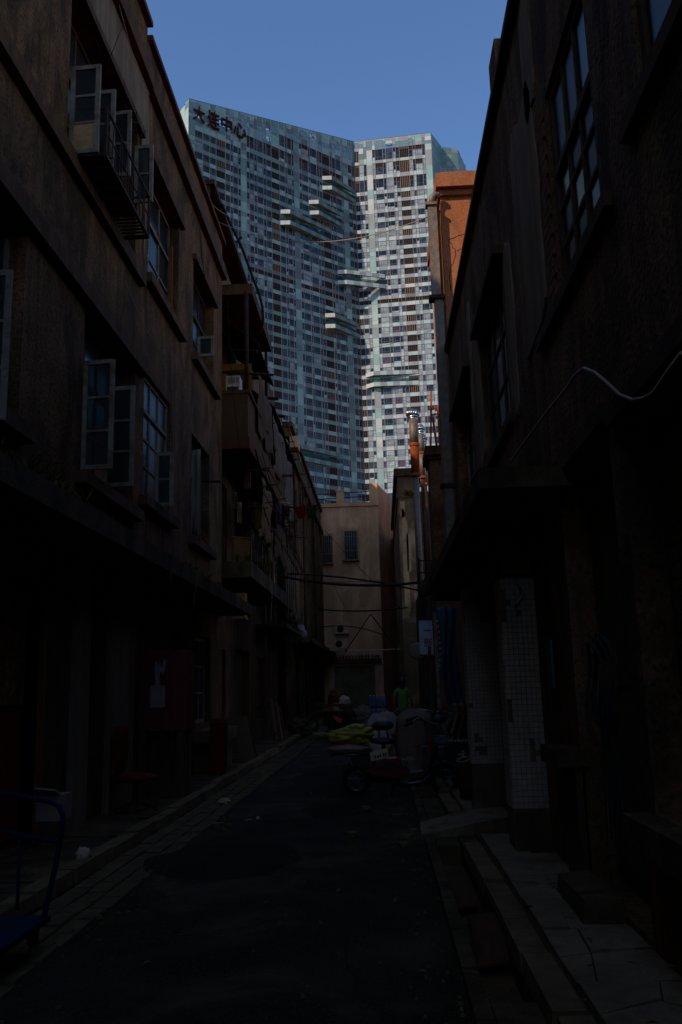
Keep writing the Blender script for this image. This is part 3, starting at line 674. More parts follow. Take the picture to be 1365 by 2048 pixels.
# concrete ramp slab bridging the drain to the tiled doorway
mb = MB()
pa = [(0.36, 9.75), (0.95, 9.85), (1.38, 10.15), (1.38, 11.0), (0.95, 10.85), (0.38, 10.6)]
zz = [.03, .13, .14, .14, .13, .04]; n = 6
mb.add([(x, y, -.02) for x, y in pa] + [(x, y, z) for (x, y), z in zip(pa, zz)], [list(range(n))[::-1], list(range(n, 2 * n))] + [(i, (i + 1) % n, n + (i + 1) % n, n + i) for i in range(n)])
struct('ramp_slab', mb, SLAB)
# rubble and grit along the edges
mb = MB(); rr = random.Random(5)
for i in range(900):
    s_ = rr.choice([-1, 1]); y = 3 + 27 * rr.random() ** 1.6
    x = rr.choice([rr.gauss(.3, .1), rr.gauss(-2.1, .12), rr.gauss(.55, .08), rr.uniform(-2.0, .3), rr.gauss(-2.9, .2)])
    z = .012 if -2.1 < x < .38 else (-.16 if .39 < x < .73 else .0 if x < -2.12 and x > -2.66 else .09)
    r_ = rr.uniform(.004, .016) * (1.6 if rr.random() < .06 else 1); a = rr.uniform(0, 3)
    c, sn = math.cos(a) * r_, math.sin(a) * r_
    mb.hexa([(x - c, y - sn, z), (x + sn, y - c, z), (x + c, y + sn, z), (x - sn, y + c, z)], [(x - c * .6, y - sn * .6, z + r_), (x + sn * .7, y - c * .6, z + r_ * .8), (x + c * .6, y + sn * .7, z + r_), (x - sn * .6, y + c * .6, z + r_ * 1.1)])
tag(mb.build('gravel', CONC), 'loose grit and gravel scattered along the alley edges', 'gravel', kind='stuff')
# ------------------------------------------------------------------ left house with the open casements
A = thing('brown_house', (-3.6, 6, 0), 'brown stucco house on the left with swung-open casements and an iron window cage', 'house')
holesA = [(5.6, 8.35, 4.3, 6.4), (10.2, 12.5, 4.25, 6.42), (13.0, 14.75, 4.6, 6.6), (16.5, 18.3, 4.55, 6.6),
          (9.35, 12.35, 8.1, 10.35), (13.0, 15.25, 8.25, 10.35), (16.55, 18.75, 8.3, 10.3),
          (6.9, 9.15, 0.1, 2.75), (10.5, 11.35, 0.85, 2.6), (16.9, 18.5, 0.95, 2.65), (2.0, 4.2, 4.3, 6.4), (1.6, 4.6, 8.1, 10.35)]
mb = MB(); FA.wall(mb, -14, 19.85, -0.2, 12.42, holesA, 0.30, 0)
FA.box(mb, 12.8, 19.85, 12.42, 12.44, -.3, 0); FA.box(mb, -14, 12.8, 12.42, 12.66, -.3, .0)
FA.box(mb, 19.7, 19.85, -0.2, 12.42, -.3, -.002)
mb.build('wall', STUCCO, A)
mb = MB(); FA.box(mb, -14, 19.84, -0.2, 12.3, -.36, -9); mb.build('core', DARKIN, A)
mb = MB(); FA.box(mb, -14, 12.8, 11.5, 11.8, -.02, .13); FA.box(mb, 12.8, 19.85, 11.48, 11.76, -.02, .12); FA.box(mb, -14, 19.85, 11.8, 11.9, -.02, .07)
mb.build('cornice', TRIM, A)
mb = MB(); FA.box(mb, -14, 12.79, 12.662, 12.76, -.34, .1); mb.build('coping', TRIM, A)
mb = MB(); FA.box(mb, 12.81, 19.9, 12.442, 12.54, -.34, .09); mb.build('coping', TRIM, A)
mb = MB(); FA.box(mb, -14, 12.62, 7.84, 8.06, -.02, .11); mb.build('string_course', TRIM, A)
mb = MB(); FA.box(mb, -14, 12.88, 6.43, 6.66, -.02, .12); mb.build('string_course', TRIM, A)
for a, b, z in ((12.85, 15.4, 8.05), (16.4, 18.95, 8.1), (12.8, 14.95, 4.38), (16.3, 18.5, 4.34), (10.05, 12.65, 4.08), (5.4, 8.5, 4.12)):
    mb = MB(); FA.box(mb, a, b, z, z + .16, -.05, .14); mb.build('sill', TRIM, A)
for a, b, z in ((12.9, 15.4, 10.36), (16.45, 18.9, 10.31), (9.2, 12.5, 10.36)):
    mb = MB(); FA.box(mb, a, b, z, z + .12, -.05, .09); mb.build('hood', TRIM, A)
# grey replastered field under the cornice
mb = MB()
pl = [(9.0, 10.5), (12.45, 10.5), (12.68, 9.6), (12.78, 8.4), (12.95, 10.6), (12.85, 11.48), (9.2, 11.48)]
mb.add([FA.p(u, z, .022) for u, z in pl], [list(range(len(pl)))]); mb.build('replastered_field', PLASTER_G, A)
window(A, FA, 5.6, 8.35, 4.3, 6.4, .18, 4, 3, transom=5.6)
window(A, FA, 10.2, 12.5, 4.25, 6.42, .2, 4, 3, WOODB, transom=5.62)
window(A, FA, 13.0, 14.75, 4.6, 6.6, .06, 3, 4, WOODF, GLASS_D, transom=6.0, curtain=(CURTAIN, .6))
window(A, FA, 16.5, 18.3, 4.55, 6.6, .16, 3, 3, WOODB, GLASS_D)
window(A, FA, 9.35, 12.35, 8.1, 10.35, .22, 4, 3, WOODB, transom=9.5)
window(A, FA, 13.0, 15.25, 8.25, 10.35, .18, 3, 3, WOODF, transom=9.6, curtain=(CURTAIN, .7))
window(A, FA, 16.55, 18.75, 8.3, 10.3, .18, 3, 3, WOODB, transom=9.5)
window(A, FA, 10.5, 11.35, .85, 2.6, .1, 2, 3, flat('green_paint', (0.06, 0.1, 0.08), 0.7), GLASS_D)
window(A, FA, 16.9, 18.5, .95, 2.65, .12, 3, 3, WOODF, GLASS_D)
window(A, FA, 2.0, 4.2, 4.3, 6.4, .18, 3, 3); window(A, FA, 1.6, 4.6, 8.1, 10.35, .18, 4, 3)
def leaf_px(Y, xr, yt, yb, rows=3, panel=None, wm=None, out=None):
    a, b = ony(xr, yt, Y), ony(xr, yb, Y); w = max(.3, a.x + 3.6)
    casement(A, (-3.6, Y), math.radians(-4 if out is None else out), w, b.z, a.z, rows, wm, None, panel)
BOARD = flat('white_board', (0.42, 0.40, 0.38), 0.8, stain=(0.2, 0.16, 0.13), stain_scale=4, stain_amt=.6)
leaf_px(9.42, 203, 130, 305, 3, BOARD); leaf_px(10.25, 222, 180, 316, 2); leaf_px(11.0, 251, 222, 352, 2); leaf_px(12.2, 281, 291, 405, 2)
leaf_px(10.22, 231, 719, 937, 3); leaf_px(11.08, 271, 772, 972, 3); leaf_px(7.35, 10, 538, 838, 3, out=2); leaf_px(17.0, 428, 672, 712, 1)
leaf_px(13.75, 327, 905, 1012, 2)
# iron cage under the top window
Y0, Y1, X0, X1, Z0 = 9.45, 11.45, -3.58, -3.15, 8.03
cage = MB()
for x in (X0 + .02, X1): cage.bar((x, Y0, Z0), (x, Y1, Z0), .035)
for y in (Y0, Y1): cage.bar((X0, y, Z0), (X1, y, Z0), .035)
y = 10.95
while y < Y1: cage.bar((X0, y, Z0 + .004), (X1, y, Z0 + .004), .022); y += .09
for y in (Y0, Y1): cage.bar((X1, y, Z0), (X1, y, Z0 + .66), .03)
cage.bar((X1, Y0, Z0 + .64), (X1, Y1, Z0 + .64), .024); cage.bar((X1, Y0, Z0 + .33), (X1, Y1, Z0 + .33), .016)
for y in (Y0, Y1): cage.bar((X0, y, Z0 + .64), (X1, y, Z0 + .64), .024)
xm = (X0 + X1) / 2
for a, b in (((X0, .42), (xm, .5)), ((xm, .5), (X1, .36)), ((xm, .5), (xm, .64)), ((X0, .22), (xm, .1)), ((xm, .1), (X1, .24)), ((xm, .1), (xm, 0))):
    cage.bar((a[0], Y0, Z0 + a[1]), (b[0], Y0, Z0 + b[1]), .013)
y = Y0 + .12; i = 0
while y < Y1: cage.bar((X1, y, Z0), (X1 + (.0), y + (.06 if i % 2 else -.04), Z0 + .64), .012); y += .14; i += 1
cg = cage.build('window_cage', IRON, A)
for k in range(6):
    y = 9.5 + k * .24; MB().box(X0 + .01, X1 - .02, y, y + .22, Z0 + .02, Z0 + .045).build('board', WOODB, cg)
mb = MB(); rr = random.Random(4)               # tangle of wire above the cage
for k in range(12):
    p = Vector((-3.5, 11.15, 9.75)); pts = [p + Vector((rr.uniform(-.02, .25), rr.uniform(-.25, .25), rr.uniform(-.3, .12))) for _ in range(5)]; mb.tube([p] + pts, .005, 4)
tag(mb.build('wire_tangle', CABLE), 'messy tangle of thin wires above the iron window cage', 'wires')
# projecting slab over the shops
mb = MB(); FA.box(mb, -14, 19.6, 3.22, 3.45, -.02, .72); FA.box(mb, -14, 19.6, 3.451, 3.5, -.02, .1); mb.build('canopy_slab', CONC_D, A)
# shop level: piers, door, ledge
for a, b, d, m_ in ((9.2, 9.95, .05, CONC_D), (9.98, 10.45, .12, PLASTER_G), (11.4, 12.45, .09, PLASTER_G), (4.2, 6.8, .04, CONC_D), (15.2, 16.7, .06, CONC_D)):
    mb = MB(); FA.box(mb, a, b, -.1, 3.2, -.02, d); mb.build('pier', m_, A)
RED = flat('red_door_paint', (0.20, 0.035, 0.022), 0.7, stain=(0.07, 0.02, 0.015), stain_scale=3, stain_amt=.8)
mb = MB(); FA.box(mb, 6.9, 9.15, .1, 2.75, -.2, -.16); dr = mb.build('door', RED, A)
for k in range(4):
    mb = MB(); FA.box(mb, 6.95 + k * .55, 7.46 + k * .55, .2, 1.35, -.158, -.13); mb.build('door_panel', RED, dr)
for k in range(2):
    mb = MB(); FA.box(mb, 6.95 + k * 1.1, 8.0 + k * 1.1, 1.5, 2.65, -.158, -.12); mb.build('door_panel', flat('faded_red_panel', (0.16, 0.05, 0.035), 0.8, stain=(0.32, 0.28, 0.25), stain_scale=5, stain_amt=.8), dr)
mb = MB(); FA.box(mb, 9.15, 9.22, .1, 2.75, -.16, .06); mb.build('door_post', WOODO, A)
mb = MB(); FA.box(mb, 16.6, 18.9, .62, .84, -.02, .5); FA.box(mb, 16.9, 18.7, -.1, .618, -.02, .42); mb.build('shop_counter', CONC, A)

# ------------------------------------------------------------------ second house on the left: stacked balconies
B = thing('balcony_house', (-4.0, 20, 0), 'dark left house with stacked lean-to balconies, awnings and laundry poles', 'house')
FB = Fr((-4.0, 0), (0, 1), (1, 0))
holesB = [(20.6, 22.4, 8.6, 10.6), (23.2, 25.6, 8.2, 10.4), (26.4, 28.0, 8.4, 10.4), (29.2, 30.6, 8.4, 10.4), (31.6, 33.0, 8.4, 10.4), (20.8, 22.8, 4.9, 6.9), (24.0, 26.2, 4.9, 6.9), (27.4, 29.0, 4.9, 6.8), (30.4, 32.2, 4.9, 6.8), (21.0, 22.6, .1, 2.6), (24.2, 26.6, .1, 2.7), (28.6, 30.4, .6, 2.6)]
mb = MB(); FB.wall(mb, 19.9, 34.0, -.2, 13.2, holesB, .3); FB.box(mb, 19.9, 20.05, -.2, 13.2, -.3, -.002); mb.build('wall', BROWNP, B)
mb = MB(); FB.box(mb, 19.92, 33.98, -.2, 13.1, -.36, -9); mb.build('core', DARKIN, B)
for h in holesB[:9]: window(B, FB, *h, .18, 3, 3, WOODB, GLASS_D)
DOORG = flat('dull_door', (0.10, 0.085, 0.075), 0.8)
for h in holesB[9:]:
    mb = MB(); FB.box(mb, *h, -.25, -.2); mb.build('door', DOORG, B)
mb = MB(); FA.box(mb, 15.12, 15.22, 8.3, 9.9, -.17, -.1); mb.build('shutter_edge', WOODO, A)
# roof shed soffit
mb = MB(); mb.box(-5.2, -3.82, 19.95, 26.6, 14.2, 14.32); mb.box(-5.0, -4.9, 20.0, 26.4, 13.2, 14.198); mb.box(-4.9, -3.95, 20.0, 20.06, 13.21, 14.198)
mb.build('roof_shed', TARP_D, B)
for k in range(4):
    mb = MB(); mb.box(-4.88, -3.86, 20.2 + k * 1.58, 21.7 + k * 1.58, 14.17, 14.197); mb.build('soffit_board', flat('soffit_brown', (0.10, 0.07, 0.045), 0.9), B)
# upper balcony
BAL = flat('balcony_render', (0.085, 0.066, 0.056), 0.95, stain=(0.08, 0.05, 0.04), stain_scale=1.2, stain_amt=.8, bump=.3)
mb = MB(); mb.box(-4.0, -3.0, 20.0, 20.1, 7.5, 8.6); mb.box(-3.1, -3.0, 20.1, 27.6, 7.5, 8.6); mb.box(-4.0, -3.0, 27.6, 27.7, 7.5, 8.6); ub = mb.build('balcony', BAL, B)
MB().box(-4.0, -2.96, 19.97, 27.75, 7.22, 7.498).build('floor_slab', flat('rusty_slab', (0.10, 0.05, 0.035), .95, stain=(.07, .05, .04), stain_scale=1, stain_amt=.8), ub)
MB().box(-4.0, -2.94, 19.97, 27.75, 8.602, 8.68).build('rail_cap', TRIM, ub)
mb = MB(); mb.box(-4.0, -2.92, 20.3, 24.2, 11.32, 11.6); mb.build('roof_slab', TRIM, B)
mb = MB(); mb.tube([(-3.06, 20.2, 8.6), (-3.06, 20.2, 11.33)], .055, 8); mb.build('post', IRON, B)
mb = MB(); mb.tube([(-3.06, 24.0, 8.6), (-3.06, 24.0, 11.33)], .045, 8); mb.build('post', IRON, B)
def awning(y0, y1, zi, zo, xo, seed):
    mb = MB(); n = int((y1 - y0) / .1)
    mb.sheet(lambda a, b: (-3.98 + (xo + 3.98) * b, y0 + (y1 - y0) * a, zi + (zo - zi) * b + .018 * math.sin(a * n * 3.14) + .05 * noise.noise(Vector((a * 3, b * 2, seed)))), n * 2, 4, thick=.012, smooth=False)
    return mb.build('awning', TARP_D, B)
awning(21.0, 24.4, 11.2, 10.3, -2.88, 1); awning(24.6, 27.8, 10.7, 9.75, -2.9, 2); awning(28.0, 33.2, 10.6, 9.95, -3.0, 3); awning(24.2, 28.4, 7.1, 6.5, -2.8, 5)
YEL = flat('yellow_frame', (0.22, 0.15, 0.02), 0.8)
FY = Fr((-3.92, 21.3), (1, 0), (0, -1))
window(B, FY, 0, .82, 8.62, 9.86, .0, 1, 1, YEL, GLASS_D, fw=.17, name='partition_window')
mb = MB(); mb.tube([(-4.0, 28.2, 1.0), (-4.0 + .3, 28.2, 1.0), (-3.7, 28.2, 9.6)], .05, 7); mb.build('downpipe', GALV, B)
# lower balcony with weeds
mb = MB(); mb.box(-4.0, -2.92, 19.92, 27.2, 4.12, 4.5); lb = mb.build('balcony', CONC_D, B)
for k in range(22):
    y = 20.1 + k * .33; MB().tube([(-2.97, y, 4.5), (-2.97, y, 5.3)], .012, 5).build('baluster', IRON, lb)
MB().tube([(-2.97, 19.98, 5.3), (-2.97, 27.1, 5.3)], .022, 6).build('handrail', IRON, lb)
mb = MB(); mb.box(-4.0, -3.0, 28.0, 33.6, 3.5, 3.62); mb.build('canopy_slab', CONC_D, B)
for k in range(10):
    y = 28.3 + k * .36; MB().box(-3.06 + .02 * (k % 2), -3.03 + .02 * (k % 2), y, y + .34, 4.2, 6.2).build('lattice_board', WOODB, B)

# ------------------------------------------------------------------ third house on the left
C3 = thing('far_left_house', (-3.4, 36, 0), 'far brown house on the left with a plain parapet and tall pilasters', 'house')
FC = Fr((-3.4, 0), (0, 1), (1, 0))
holesC = [(a, a + 1.5, z, z + 1.9) for a in (35.2, 38.6, 42.0, 45.4, 48.8) for z in (4.7, 8.0)] + [(36.0, 37.2, .1, 2.5), (41, 43, .3, 2.6), (46, 47.2, .1, 2.5)]
mb = MB(); FC.wall(mb, 34.0, 52.0, -.2, 12.0, holesC, .25); FC.box(mb, 34.0, 34.2, -.2, 12.0, -.3, -.002); mb.build('wall', BROWNP, C3)
mb = MB(); FC.box(mb, 34.02, 52, -.2, 11.9, -.32, -8); mb.build('core', DARKIN, C3)
for h in holesC: window(C3, FC, *h, .15, 2, 3, WOODB, GLASS_D)
mb = MB(); FC.box(mb, 33.95, 52, 12.002, 12.2, -.3, .12); mb.build('coping', TRIM, C3)
mb = MB(); FC.box(mb, 33.97, 52, 10.6, 10.85, -.02, .16); mb.build('cornice', TRIM, C3)
mb = MB(); FC.box(mb, 34, 52, 3.3, 3.5, -.02, .75); mb.build('canopy_slab', CONC_D, C3)
for a in (34.3, 37.6, 41.0, 44.4, 47.8, 51.2):
    mb = MB(); FC.box(mb, a, a + .4, 3.5, 10.6, -.02, .1); mb.build('pilaster', BROWNP, C3)
for y in (34.1, 38.1, 44.2):
    mb = MB(); mb.tube([(-3.25, y, .2), (-3.25, y, 10.6)], .045, 7); mb.build('downpipe', IRON, C3)

# ------------------------------------------------------------------ unseen taller block behind the left row, heights stepped to shade the alley
K = thing('rear_block', (-13, 10, 0), 'unseen taller plain block behind the left row of houses, stepped to shade the alley', 'building')
FK = Fr((-9.0, 0), (0, 1), (1, 0))
mb = MB(); mb.box(-17, -9, -40, 14, -.2, 18.7); mb.box(-17.2, -8.8, -40.2, 14, 18.7, 19.0); mb.box(-17, -9, 14.01, 27, -.2, 19.5); mb.box(-13, -9, 27.01, 52, -.2, 22.0); mb.build('wall', STUCCO, K)
for a in range(-36, 44, 4):
    mb = MB(); FK.box(mb, a, a + 1.6, 15.4, 17.2, .0, .03); mb.build('window', GLASS_D, K)
# low block added behind the viewer to cut the light from there
Q = thing('back_light_blocker', (-1, -21, 0), 'unseen brown block added behind the viewer to dim the light from there', 'house')
mb = MB(); mb.box(-9, 9, -26, -20, -.2, 5.6); mb.build('wall', STUCCO, Q); MB().box(-9.2, 9.2, -26.2, -19.8, 5.6, 5.9).build('coping', TRIM, Q)
# ------------------------------------------------------------------ right house
Rh = thing('dark_house', (1.5, 6, 0), 'dark weathered stucco house on the right with peeling plaster and tiled shop pillars', 'house')
holesR = [(5.15, 6.45, 4.55, 6.3), (9.2, 11.35, 4.45, 6.25), (12.7, 15.2, 4.45, 6.25), (2.0, 4.25, 4.7, 6.5), (5.45, 7.0, .12, 3.2), (1.2, 5.18, .85, 3.12), (9.0, 10.85, .1, 2.6), (11.6, 14.6, .1, 2.6)]
mb = MB(); FR.wall(mb, -14, 16.1, -.2, 7.9, holesR, .32); FR.box(mb, 15.9, 16.1, -.2, 7.9, -.3, -.002); mb.build('wall', STUCCO_R, Rh)
mb = MB(); FR.box(mb, -14, 16.08, -.2, 7.85, -.38, -8); mb.build('core', DARKIN, Rh)
mb = MB(); FR.box(mb, -14, 16.15, 7.9, 7.99, -8.0, .08); mb.build('eave', TRIM, Rh)
mb = MB(); FR.box(mb, 8.3, 8.75, 7.992, 8.40, -.5, .06); mb.build('chimney_block', STUCCO_R, Rh)
mb = MB(); FR.box(mb, 8.78, 11.5, 7.992, 8.06, -.5, .03); mb.build('parapet_course', TRIM, Rh)
window(Rh, FR, 5.15, 6.45, 4.55, 6.3, .03, 3, 4, WOODB, [GLASS, GLASS_D, GLASS_D], transom=5.55, curtain=(CURTAIN, .75))
window(Rh, FR, 9.2, 11.35, 4.45, 6.25, .06, 3, 3, WOODB, GLASS, curtain=(CURTAIN, .5))
window(Rh, FR, 12.7, 15.2, 4.45, 6.25, .16, 3, 3, WOODF, GLASS)
window(Rh, FR, 2.0, 4.25, 4.7, 6.5, .03, 3, 3, WOODB, GLASS)
for a, b, z in ((4.9, 7.3, 4.36), (1.7, 4.5, 4.5), (9.0, 11.6, 4.26), (12.5, 15.4, 4.26)):
    mb = MB(); FR.box(mb, a, b, z + .06, z + .165, -.05, .055); mb.build('sill', TRIM, Rh)
for a, b, z in ((9.0, 11.5, 6.26), (12.5, 15.35, 6.26)):
    mb = MB(); FR.box(mb, a, b, z, z + .1, -.05, .12); mb.build('hood', TRIM, Rh)
for a, b, z in ((1.0, 5.3, 3.13), (5.4, 7.1, 3.205)):
    mb = MB(); FR.box(mb, a, b, z, z + .12, -.05, .06); mb.build('lintel', CONC_D, Rh)
# plaster loss beside the window with bricks showing
mb = MB(); rr = random.Random(2)
def ragged(u0, u1, z0, z1, seed, n=18):
    pts = []
    for i in range(n):
        a = 2 * math.pi * i / n; k = 1 + .25 * noise.noise(Vector((math.cos(a) * 1.7, math.sin(a) * 1.7, seed)))
        c, s_ = math.cos(a), math.sin(a); q = max(abs(c), abs(s_)) ** .8
        pts.append(((u0 + u1) / 2 + (u1 - u0) / 2 * c / q * k, (z0 + z1) / 2 + (z1 - z0) / 2 * s_ / q * k))
    return pts
def plaster(fr, u0, u1, z0, z1, seed, m_, par, d=.018):
    pts = ragged(u0, u1, z0, z1, seed, 26); mb = MB(); n = len(pts)
    mb.add([fr.p(u, z, .0) for u, z in pts] + [fr.p(u, z, d) for u, z in pts], [list(range(n, 2 * n))] + [(i, (i + 1) % n, n + (i + 1) % n, n + i) for i in range(n)])
    return mb.build('plaster_patch', m_, par)
plaster(FR, 6.9, 8.1, 4.6, 6.9, 1, PLASTER_G, Rh); plaster(FR, 6.75, 7.2, 6.6, 7.7, 3, PLASTER_G, Rh); plaster(FR, 11.4, 12.0, 4.5, 6.6, 5, PLASTER_G, Rh); plaster(FR, 8.5, 8.95, 4.4, 6.2, 6, PLASTER_G, Rh); plaster(FR, 12.3, 12.6, 5.4, 7.2, 9, PLASTER_G, Rh)
bme = MB().box(-.12, .12, -.012, .02, 0, .075).mesh('brick', flat('old_brick', (0.16, 0.10, 0.08), .95, stain=(.2, .17, .15), stain_scale=6, stain_amt=.7, bump=.4))
for k in range(20):
    o = link('brick', bme, Rh, Vector(FR.p(6.62 + (.05 if k % 2 else 0) + random.uniform(-.01, .01), 4.6 + k * .087, .004)) - Rh.location); o.rotation_euler = (0, 0, -math.pi / 2 + random.uniform(-.03, .03))
# ground-floor fittings
mb = MB(); FR.box(mb, 5.45, 7.0, .12, 3.2, -.26, -.22); dr = mb.build('door', flat('grey_door', (0.13, 0.125, 0.12), .8, stain=(.05, .045, .04), stain_scale=2, stain_amt=.7), Rh)
for k in range(2):
    mb = MB(); FR.box(mb, 5.52 + k * .76, 6.2 + k * .76, .25, 1.4, -.218, -.195); mb.build('door_panel', MATS['grey_door'], dr)
    mb = MB(); FR.box(mb, 5.52 + k * .76, 6.2 + k * .76, 1.55, 3.0, -.218, -.2); mb.build('door_panel', MATS['grey_door'], dr)
mb = MB(); FR.box(mb, 1.2, 5.18, .85, 3.12, -.28, -.22); sh = mb.build('shutter', CONC_D, Rh)
for k in range(16):
    mb = MB(); FR.box(mb, 1.25, 5.1, .95 + k * .1, 1.04 + k * .1, -.218, -.19); mb.build('slat', CONC_D, sh)
mb = MB(); FR.box(mb, 1.0, 5.3, .68, .848, -.05, .16); mb.build('ledge', CONC_D, Rh)
mb = MB(); FR.box(mb, 6.95, 7.6, .95, 1.08, -.05, .2); FR.box(mb, 7.0, 7.5, -.1, .948, -.02, .05); mb.build('ledge', CONC_D, Rh)
mb = MB(); mb.hexa([(1.22, 6.0, .05), (1.49, 6.0, .05), (1.49, 6.95, .05), (1.24, 6.95, .05)], [(1.24, 6.03, .22), (1.49, 6.0, .23), (1.49, 6.95, .22), (1.25, 6.92, .2)]); mb.build('step_stone', CONC_D, Rh)
# awning slab on its beam
mb = MB(); mb.box(.83, 1.5, 6.65, 15.05, 3.1, 3.2); aw = mb.build('awning_slab', CONC_D, Rh)
MB().box(.80, .828, 6.62, 15.08, 3.07, 3.23).build('fascia', CONC_D, aw); MB().box(.83, 1.5, 6.62, 6.648, 3.07, 3.23).build('fascia', CONC_D, aw)
for y in (8.3, 11.0, 14.0): MB().box(.86, 1.5, y, y + .14, 2.9, 3.098).build('bracket', CONC_D, aw)
MB().box(1.2, 1.48, 8.45, 11.3, 2.62, 2.88).build('beam', CONC_D, aw)
# white tiled pillars
tme = {}
def pillar(x0, x1, y0, y1, z0, z1, label_loss):
    mb = MB(); mb.box(x0, x1, y0, y1, -.1, z1); p = mb.build('pillar', GROUT, Rh)
    tw, th = .047, .052; gap = .004; rr = random.Random(int(y0 * 10)); cnt = [0]; bulk = MB()
    def face(fr, w, single):
        n = max(1, int(round(w / tw))); ww = w / n; key = round(ww, 3)
        v0 = [(gap / 2, 0, 0), (ww - gap / 2, 0, 0), (ww - gap / 2, 0, th - gap), (gap / 2, 0, th - gap)]; v1 = [(gap / 2 + .002, -.006, .002), (ww - gap / 2 - .002, -.006, .002), (ww - gap / 2 - .002, -.006, th - gap - .002), (gap / 2 + .002, -.006, th - gap - .002)]
        if key not in tme: tme[key] = MB().hexa(v0, v1).mesh('tile', TILE)
        z = z0
        while z + th < z1:
            for i in range(n):
                k = noise.noise(Vector((i * .25 + y0, z * 3.1, 3)))
                if k > .42 - label_loss * (3 if z < .8 else .5) or rr.random() < label_loss * .15: continue
                if single and cnt[0] < 295:
                    cnt[0] += 1; o = link('tile', tme[key], p, Vector(fr.p(i * ww, z, rr.uniform(0, .002))) - Rh.location)
                    o.rotation_euler = (rr.uniform(-.02, .02), rr.uniform(-.01, .01), math.atan2(fr.t.y, fr.t.x) + rr.uniform(-.02, .02))
                else:
                    e = rr.uniform(0, .002)
                    bulk.hexa([fr.p(i * ww + x, z + q, -y + e) for x, y, q in v0], [fr.p(i * ww + x, z + q, -y + e) for x, y, q in v1])
            z += th
    face(Fr((x0, y0), (1, 0), (0, -1)), x1 - x0, True); face(Fr((x0, y1), (0, -1), (-1, 0)), y1 - y0, False)
    o = bulk.build('tile_field', TILE, p); o['kind'] = 'stuff'
pillar(1.17, 1.5, 8.5, 8.9, .45, 2.6, .05); pillar(1.07, 1.46, 11.2, 11.5, .62, 2.85, .08)
plaster(Fr((1.17, 8.5), (1, 0), (0, -1)), .0, .33, .0, .45, 4, CONC_D, Rh)

# ------------------------------------------------------------------ orange house beyond, its top in the sun
O = thing('orange_house', (1.5, 16.2, 0), 'orange-brown stucco house on the right, its cracked top wall lit by sun', 'house')
FO = Fr((1.5, 16.25), (1, 0), (0, -1)); FOS = Fr((1.5, 16.25), (0, 1), (-1, 0))
mb = MB(); mb.box(1.52, 9, 16.25, 19.4, -.2, 11.3); mb.build('wall', ORANGE, O)
mb = MB(); mb.box(1.47, 9, 16.17, 19.45, 11.302, 11.42); mb.build('cornice', ORANGE, O)
pts = []                                     # worn coping with a ragged top edge
mb = MB(); n = 24
for i in range(n):
    a, b = 1.43 + 4 * i / n, 1.43 + 4 * (i + 1) / n
    za, zb = [11.74 + .05 * noise.noise(Vector((x * 4, 3, 0))) for x in (a, b)]
    mb.hexa([(a, 16.05, 11.425), (b, 16.05, 11.425), (b, 19.5, 11.425), (a, 19.5, 11.425)], [(a, 16.05, za), (b, 16.05, zb), (b, 19.5, zb), (a, 19.5, za)])
mb.build('coping', ORANGE, O)
def crack(fr, pts, par, d=.004, w=.012):
    mb = MB(); rr = random.Random(len(pts))
    P = []
    for i in range(len(pts) - 1):
        a, b = Vector(pts[i]), Vector(pts[i + 1])
        for k in range(6): P.append(a.lerp(b, k / 6) + Vector((rr.uniform(-.018, .018), rr.uniform(-.018, .018))))
    P.append(Vector(pts[-1]))
    for i in range(len(P) - 1):
        t = (P[i + 1] - P[i]); n = Vector((-t.y, t.x)).normalized() * w * rr.uniform(.3, .7)
        mb.quad(fr.p(*(P[i] - n), d), fr.p(*(P[i + 1] - n), d), fr.p(*(P[i + 1] + n), d), fr.p(*(P[i] + n), d))
    return mb.build('crack', flat('crack_dark', (0.07, 0.035, 0.025), 1.0), par)
crack(FO, [(.16, 9.1), (.12, 9.6), (.28, 10.1), (.14, 10.35), (.55, 10.5), (.9, 10.65)], O); crack(FO, [(.28, 10.1), (.5, 10.2)], O, w=.008)
# ------------------------------------------------------------------ lower house with the scaffold frame on its roof
Gh = thing('low_pillared_house', (1.5, 23, 0), 'low brown house beyond the orange one with a flat cornice and rusty frame above', 'house')
mb = MB(); mb.box(1.48, 8, 22.8, 24.0, -.2, 7.5); mb.build('wall', STUCCO, Gh)
mb = MB(); mb.box(1.43, 8, 22.72, 24.05, 7.502, 7.6); mb.box(1.36, 8, 22.64, 24.1, 7.602, 7.85); mb.box(1.6, 8, 24.0, 38.7, -.2, 5.2); mb.build('cornice', TRIM, Gh)
FG = Fr((1.6, 0), (0, 1), (-1, 0))
for a in (25.0, 28.4, 32.4):
    for z in (1.0, 3.2):
        mb = MB(); FG.box(mb, a, a + 1.1, z, z + 1.7, .0, .04); w_ = mb.build('window', WOODB, Gh)
        for i in range(2):
            for j in range(2):
                mb = MB(); FG.box(mb, a + .08 + i * .49, a + .53 + i * .49, z + .08 + j * .8, z + .82 + j * .8, .041, .05); mb.build('pane', GLASS_D, w_)
